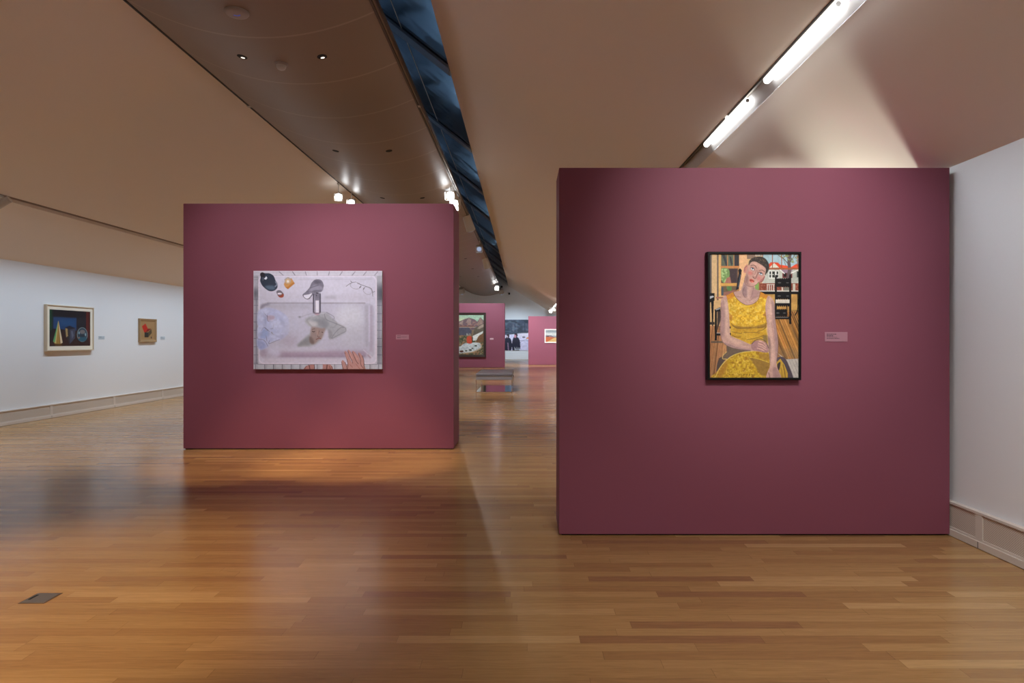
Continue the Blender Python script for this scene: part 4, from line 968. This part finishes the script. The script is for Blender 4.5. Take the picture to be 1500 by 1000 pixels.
# portrait
cx = (1.395 + 2.103) / 2
t = thing('framed_painting', 'painting of a seated person in a yellow dress, black frame', 'painting', (cx, 5.009, 1.193))
w2, hh = (2.103 - 1.395) / 2, 2.1625 - 1.193
mesh_obj('frame', frame_bm(-w2, w2, 0, hh, .018, -.062, 0, 0.0), M['black_frame'], t)
art_mesh('painted_canvas', art_portrait(), -w2 + .016, w2 - .016, .016, hh - .016, -.048, t, GP * 1.12, .4)
bxobj('backing', (-w2 + .016, w2 - .016, -.046, -.001, .016, hh - .016), M['black'], t)
wall_label((2.307 + 2.479) / 2, 5.009, 1.484, .172, .073, 0, 'pink text label right of the portrait in yellow', M['label_pink'], M['ink'], ((.74, .07, .5, .07), (.55, .07, .36, .09), (.43, .07, .55, .03), (.31, .07, .64, .05)))
# wash basin picture
cx = (-3.655 - 1.911) / 2; w2, hh = (3.655 - 1.911) / 2, 2.43 - 1.098
t = thing('canvas_painting', 'unframed painting of a white wash basin seen from above, with faucet and hand', 'painting', (cx, 8.944, 1.098))
bxobj('stretcher', (-w2, w2, -.052, -.004, 0, hh), M['canvas_edge'], t, bevel=.002)
art_mesh('painted_canvas', art_basin(), -w2, w2, 0, hh, -.0535, t, GP * 1.15, .5)
wall_label((-1.733 - 1.556) / 2, 8.944, 1.500, .177, .066, 0, 'small pink text label right of the wash basin painting', M['label_pink'], M['ink'], ((.74, .1, .4, .07), (.48, .1, .84, .06), (.3, .1, .36, .09)))
# mountain painting
px = 34.7 / F
xr = (712 - 766) * px; top = 1.5 + (497 - 457.8) * px; bot = 1.5 + (497 - 522.7) * px
wM = 2 * 1.65; cx = xr - wM / 2
t = thing('framed_painting', 'distant mountain and lake painting in a dark frame', 'painting', (cx, 34.7, bot))
mesh_obj('frame', frame_bm(-wM / 2, wM / 2, 0, top - bot, .125, -.10, 0, 0.02), M['dark_wood'], t)
art_mesh('painted_canvas', art_mountain(), -wM / 2 + .12, wM / 2 - .12, .12, top - bot - .12, -.06, t, GP * 1.0, .45)
wall_label((720.3 - 766) * px, 34.7, 1.5 + (497 - 497.3) * px, .19, .085, 0, 'tiny pale label right of the distant mountain painting', mat('pale_pink_label', (.62, .42, .46), .6), M['label_pink'], ((.3, .1, .9, .12),))
# mural at the end wall
px = Y1 / F
x0, x1 = (736 + -520 / 16.66 - 766) * px, (736 + 1500 / 16.66 - 766) * px
z0, z1 = 1.5 + (497 - 460 - 885 / 16.66) * px, 1.5 + (497 - 460 - 135 / 16.66) * px
x1 = min(x1, 3.2)
t = thing('large_picture', 'large snowy forest scene with dark figures on the end wall', 'painting', ((x0 + x1) / 2, Y1, z0))
bxobj('stretcher', ((x0 - x1) / 2, (x1 - x0) / 2, -.04, -.002, 0, z1 - z0), M['canvas_edge'], t)
art_mesh('painted_canvas', art_mural(), (x0 - x1) / 2, (x1 - x0) / 2, 0, z1 - z0, -.042, t, GP * 1.4, .5)
# desert painting
px = 38.4 / F
x0 = (797.8 - 766) * px; x1 = x0 + 1.25; z0 = 1.5 + (497 - 502) * px; z1 = 1.5 + (497 - 481.9) * px
t = thing('framed_painting', 'small desert landscape in a white frame on the farthest partition', 'painting', ((x0 + x1) / 2, 38.4, z0))
mesh_obj('frame', frame_bm((x0 - x1) / 2, (x1 - x0) / 2, 0, z1 - z0, .055, -.05, 0, .004), M['white_frame'], t)
art_mesh('painted_canvas', art_desert(), (x0 - x1) / 2 + .05, (x1 - x0) / 2 - .05, .05, z1 - z0 - .05, -.03, t, GP * 1.0, .5)
# left wall pictures
R90 = math.pi / 2
t = thing('framed_picture', 'left wall picture of cone, cube and glass ball with cream mount', 'painting', (XL, (12.35 + 13.71) / 2, 1.276), R90)
wd, hh = 13.71 - 12.35, 2.165 - 1.276
mesh_obj('frame', frame_bm(-wd / 2, wd / 2, 0, hh, .022, -.06, 0, 0), M['pale_frame'], t)
mesh_obj('mount', frame_bm(-wd / 2 + .02, wd / 2 - .02, .02, hh - .02, .072, -.044, -.01, 0), M['mount'], t)
art_mesh('picture_sheet', art_still(), -wd / 2 + .09, wd / 2 - .1, .083, hh - .085, -.041, t, GP * .9, .3)
t = thing('framed_picture', 'small wooden framed picture of a red and black open box', 'painting', (XL, (15.38 + 16.08) / 2, 1.439), R90)
wd, hh = .70, .555
mesh_obj('frame', frame_bm(-wd / 2, wd / 2, 0, hh, .05, -.05, 0, .012), M['oak_frame'], t)
art_mesh('picture_sheet', art_box(), -wd / 2 + .045, wd / 2 - .045, .045, hh - .045, -.028, t, GP * 1.2, .5)
wall_label(XL, 14.04, 1.5, .20, .073, R90, 'pale label beside the cone and glass ball picture', M['label_grey'], M['ink_grey'], ((.65, .08, .5, .12), (.35, .08, .9, .1)))
wall_label(XL, 16.42, 1.5, .20, .073, R90, 'pale label beside the red and black box picture', M['label_grey'], M['ink_grey'], ((.65, .08, .5, .12), (.35, .08, .9, .1)))

# ------------------------------------------------------------------ bench
bpx = 18.58 / F
bx0, bx1 = (697 - 766) * bpx, (750.5 - 766) * bpx
t = thing('bench', 'grey padded bench on chrome legs above a mirror polished plate', 'bench', ((bx0 + bx1) / 2, 18.58, 0))
hw = (bx1 - bx0) / 2
DB = 2.55
bxobj('cushion', (-hw, hw, 0, DB, .462, .535), M['leather'], t, bevel=.022)
bxobj('seat_frame', (-hw + .006, hw - .006, .006, DB - .006, .350, .445), M['leather_low'], t, bevel=.012)
bxobj('piping', (-hw + .003, hw - .003, .002, DB - .002, .444, .463), M['steel'], t)
for sx in (-1, 1):
    for yy in (.02, DB - .045):
        bxobj('leg', (sx * (hw - .012) - .010, sx * (hw - .012) + .010, yy, yy + .022, .016, .352), M['chrome'], t)
bxobj('floor_plate', (-hw + .002, hw - .002, .004, DB - .004, 0.0, .016), M['chrome'], t, bevel=.003)
bm = bmesh.new()
loop = [(hw + .035 * math.sin(a) ** 2 + .012, .9 - .32 * math.cos(a) * 1.0, .46 + .075 * math.sin(a)) for a in [2 * math.pi * i / 24 for i in range(25)]]
for p, q in zip(loop, loop[1:]): cyl(bm, p, q, .012, n=8, caps=False)
mesh_obj('side_handle', bm, M['chrome'], t, True)

# ------------------------------------------------------------------ floor outlet
fy0, fy1 = 1440 / (883.9 - 497), 1440 / (868.5 - 497)
fx0, fx1 = (26.1 - 766) * fy0 / F, (64.4 - 766) * fy0 / F
t = thing('floor_outlet', 'square metal outlet cover set in the floor at lower left', 'outlet', ((fx0 + fx1) / 2, (fy0 + fy1) / 2, 0))
w2 = (fx1 - fx0) / 2; h2 = (fy1 - fy0) / 2
bm = bmesh.new(); box(bm, -w2, w2, -h2, h2, 0, .0015)
mesh_obj('rim', bm, mat('brass_rim', (.16, .10, .06), .4, metal=.4), t)
bxobj('cover', (-w2 + .008, w2 - .008, -h2 + .008, h2 - .008, .0015, .003), M['steel'], t, bevel=.0006)
bxobj('cable_hatch', (-w2 + .016, -w2 + .032, -h2 + .05, h2 - .03, .003, .0034), M['black'], t)

# ------------------------------------------------------------------ ceiling fittings on the curved panel
def slope_b(x): return 2 * .19 * (x + 2.85)
def on_belly(name, label, cat, x, y, group=None):
    t = thing(name, label, cat, (x, y, Z(zb(x))), group=group)
    t.rotation_euler = (0, -math.atan(slope_b(x)), 0)
    return t
def downlight(x, y, lit, label, group):
    t = on_belly('downlight', label, 'light', x, y, group)
    bm = bmesh.new(); lathe(bm, [(.058, .002), (.058, -.004), (.050, -.005), (.046, -.001), (0, -.001)], 24)
    mesh_obj('trim_ring', bm, M['black'], t)
    if lit:
        bm = bmesh.new()
        pts = [bm.verts.new((.024 * math.cos(a), .022 + .016 * math.sin(a), -.0058)) for a in [2 * math.pi * i / 20 for i in range(20)]]
        top_ = [bm.verts.new((v.co.x, v.co.y, -.003)) for v in pts]
        bm.faces.new(pts); bm.faces.new(top_)
        for i in range(20): bm.faces.new((pts[i], pts[(i + 1) % 20], top_[(i + 1) % 20], top_[i]))
        mesh_obj('lens', bm, M['down_lens'], t)
    return t
G = 'recessed downlights in the curved ceiling'
for k in range(11):
    y = 7.75 + 3.87 * k
    for side, ratio in (('left', 1.003), ('right', .7175)):
        x = -ratio * 3.31
        if k == 0: lb = f'{side} one of the nearest pair of lit black downlights'
        elif k == 1: lb = f'{side} one of the second pair of black downlights from the camera'
        elif k == 2: lb = f'{side} downlight of the pair just above the left plum partition'
        elif k < 5: continue
        else: lb = f'tiny recessed downlight in the {side} row, far down the curved ceiling'
        downlight(x, y, k == 0 or k > 7, lb, G)
# round ceiling disc
y = 3.33 * F / 484; x = -.866 * 3.33
t = on_belly('ceiling_speaker', 'round pale disc with a blue arc on the curved ceiling', 'speaker', x, y)
bm = bmesh.new(); lathe(bm, [(.118, 0), (.118, -.012), (.108, -.026), (.09, -.030), (0, -.031)], 40)
mesh_obj('cover', bm, M['plastic'], t, True)
bm = bmesh.new()
for i in range(9):
    a0 = math.radians(35 + i * 12.2); a1 = math.radians(35 + (i + 1) * 12.2)
    v = [bm.verts.new((r_ * math.cos(a), -.022 + r_ * math.sin(a) * 1.0, z_)) for z_ in (-.0325, -.0308) for r_, a in ((.034, a0), (.044, a0), (.044, a1), (.034, a1))]
    bm.faces.new(v[:4]); bm.faces.new(v[4:])
    for i_ in range(4): bm.faces.new((v[i_], v[(i_ + 1) % 4], v[4 + (i_ + 1) % 4], v[4 + i_]))
mesh_obj('light_arc', bm, M['blue_mark'], t)
# motion sensor
y = 3.31 * F / 405; x = -.874 * 3.31
t = on_belly('motion_sensor', 'small pale domed sensor between the nearest two downlights', 'sensor', x, y)
bm = bmesh.new(); lathe(bm, [(.076, 0), (.076, -.008), (.066, -.020), (.058, -.024)], 32)
mesh_obj('base', bm, M['plastic'], t, True)
bm = bmesh.new(); lathe(bm, [(.058, -.020), (.056, -.045), (.044, -.065), (.024, -.076), (0, -.079)], 32)
mesh_obj('dome', bm, M['fixture'], t, True)
# small brackets that join the dark seam of the left slope
t = thing('joint_clip', 'tiny pale clip on the dark joint of the left ceiling slope', 'clip', (-4.40, 1.1737 * 0 + 3.74 * F / (497 - 156), Z(3.735)))
bxobj('clip', (-.03, .03, -.03, .03, 0, .01), M['fixture'], t)
t = thing('joint_clip', 'tiny pale clip on the track beside the blue skylight', 'clip', (-1.59, 3.58 * F / (497 - 155), Z(3.57)))
bxobj('clip', (-.02, .02, -.04, .04, 0, .006), M['fixture'], t)

# ------------------------------------------------------------------ track spotlights
def spotlight(x, y, z, ztrack, aim, lens, label, size=1.0, group='track spotlights', body='box', doors=True):
    """hangs at x,y,z (rel. eye height), aimed along the vector aim"""
    t = thing('track_spotlight', label, 'spotlight', (x, y, Z(z)), group=group)
    s = size; d = Vector(aim).normalized()
    rot = d.to_track_quat('-Z', 'Y').to_matrix().to_4x4()
    bm = bmesh.new(); dz = max(ztrack - z, .12)
    box(bm, -.018, .018, -.06, .06, dz - .03, dz)
    cyl(bm, (0, 0, .05 * s), (0, 0, dz - .02), .010, n=10)
    mesh_obj('stem', bm, M['fixture'], t)
    bm = bmesh.new()
    if body == 'box':
        v = box(bm, -.075 * s, .075 * s, -.065 * s, .065 * s, -.03 * s, .14 * s)
        bmesh.ops.bevel(bm, geom=bm.edges[:], offset=.012 * s, segments=2, affect='EDGES')
    else:
        cyl(bm, (0, 0, -.06 * s), (0, 0, .20 * s), .07 * s, .06 * s, n=24)
    bm.transform(rot); mesh_obj('housing', bm, M['fixture'], t)
    bm = bmesh.new(); cyl(bm, (0, 0, -.045 * s if body == 'box' else -.068 * s), (0, 0, -.028 * s), .056 * s, n=24)
    bm.transform(rot); mesh_obj('lens', bm, lens, t)
    if doors:
        for sx, sy in ((1, 0), (-1, 0), (0, -1)):
            bm = bmesh.new()
            if sx: box(bm, sx * .078 * s - .002, sx * .078 * s + .002, -.06 * s, .06 * s, -.115 * s, -.03 * s)
            else: box(bm, -.07 * s, .07 * s, sy * .07 * s - .002, sy * .07 * s + .002, -.115 * s, -.03 * s)
            bm.transform(rot); mesh_obj('barn_door', bm, M['white_frame'], t)
    return t
def at(px_, py_, z): # point of the picture at height z above the eye
    D = z * F / (497 - py_); return ((px_ - 766) * D / F, D)
TL, TR = 3.74, 3.58
def sp(px_, py_, z, ztr, aim, lens, label, **k):
    x, y = at(px_, py_, z); return spotlight(x, y, z, ztr, aim, lens, label, **k)
L1, LD = M['lit_lens'], M['dim_lens']
sp(496, 288, 3.42, TL, (.25, -1, -.30), L1, 'glaring spotlight at left above the basin partition, higher of two', size=1.25)
sp(515, 296.5, 3.42, TL, (.1, -1, -.35), L1, 'glaring spotlight at left above the basin partition, lower of two', size=1.25)
sp(660.5, 286, 3.36, TR, (-.1, -1, -.30), L1, 'largest glaring spotlight beside the blue skylight', size=1.45)
sp(667, 297.5, 3.36, TR, (-.15, -1, -.35), L1, 'second glaring spotlight just below the largest one by the skylight', size=1.35)
sp(669.5, 304.3, 3.36, TR, (-.2, -1, -.45), L1, 'smallest lit spotlight at the right top corner of the basin partition', size=.75)
sp(688, 332, 3.30, TR, (.3, .6, -1), LD, 'unlit pale spotlight hanging below the skylight edge, nearest of three', size=1.9, body='can', doors=False)
sp(702, 364, 3.30, TR, (.0, -1, -.5), LD, 'unlit spotlight with a bluish lens under the skylight edge', size=1.5)
sp(713, 388, 3.30, TR, (.3, .6, -1), LD, 'unlit pale spotlight under the skylight edge, farthest of three', size=2.2, body='can', doors=False)
sp(728, 421, 3.30, TR, (.0, -1, -.3), L1, 'lit spotlight near the far end of the skylight', size=1.9)
sp(735, 429, 3.25, TR, (.3, .5, -1), LD, 'unlit spotlight at the far end of the curved ceiling', size=2.0, doors=False)
sp(677, 428, 3.30, TL, (.2, .7, -1), LD, 'pale spotlight just right of the basin partition, far down the curved ceiling', size=2.4, doors=False)
sp(807, 455, 2.02, 2.15, (-.2, -1, -.3), L1, 'lit spotlight beside the right plum partition, high above the desert picture', size=1.6)
sp(812, 452, 2.08, 2.2, (-.3, -1, -.2), L1, 'bright spotlight half hidden by the edge of the right partition', size=1.6)
spotlight(-7.68, 9.60, 1.97, 2.12, (-.9, -.2, -.6), LD, 'white cylinder spotlight cut by the left picture edge', size=.85, body='can', doors=False)
# two tiny black cameras on the end wall
for (a, b_, lb) in ((735, 420, 'upper left tiny black box high on the end wall'), (746, 430, 'lower right tiny black box high on the end wall')):
    D = Y1; x = (a - 766) * D / F; z = (497 - b_) * D / F
    t = thing('security_camera', lb, 'camera', (x, Y1, Z(z)))
    bxobj('housing', (-.06, .06, -.12, -.002, -.07, .07), M['black'], t, bevel=.01)
    bm = bmesh.new(); cyl(bm, (0, -.14, 0), (0, -.12, 0), .03, n=12); mesh_obj('lens', bm, M['black'], t)
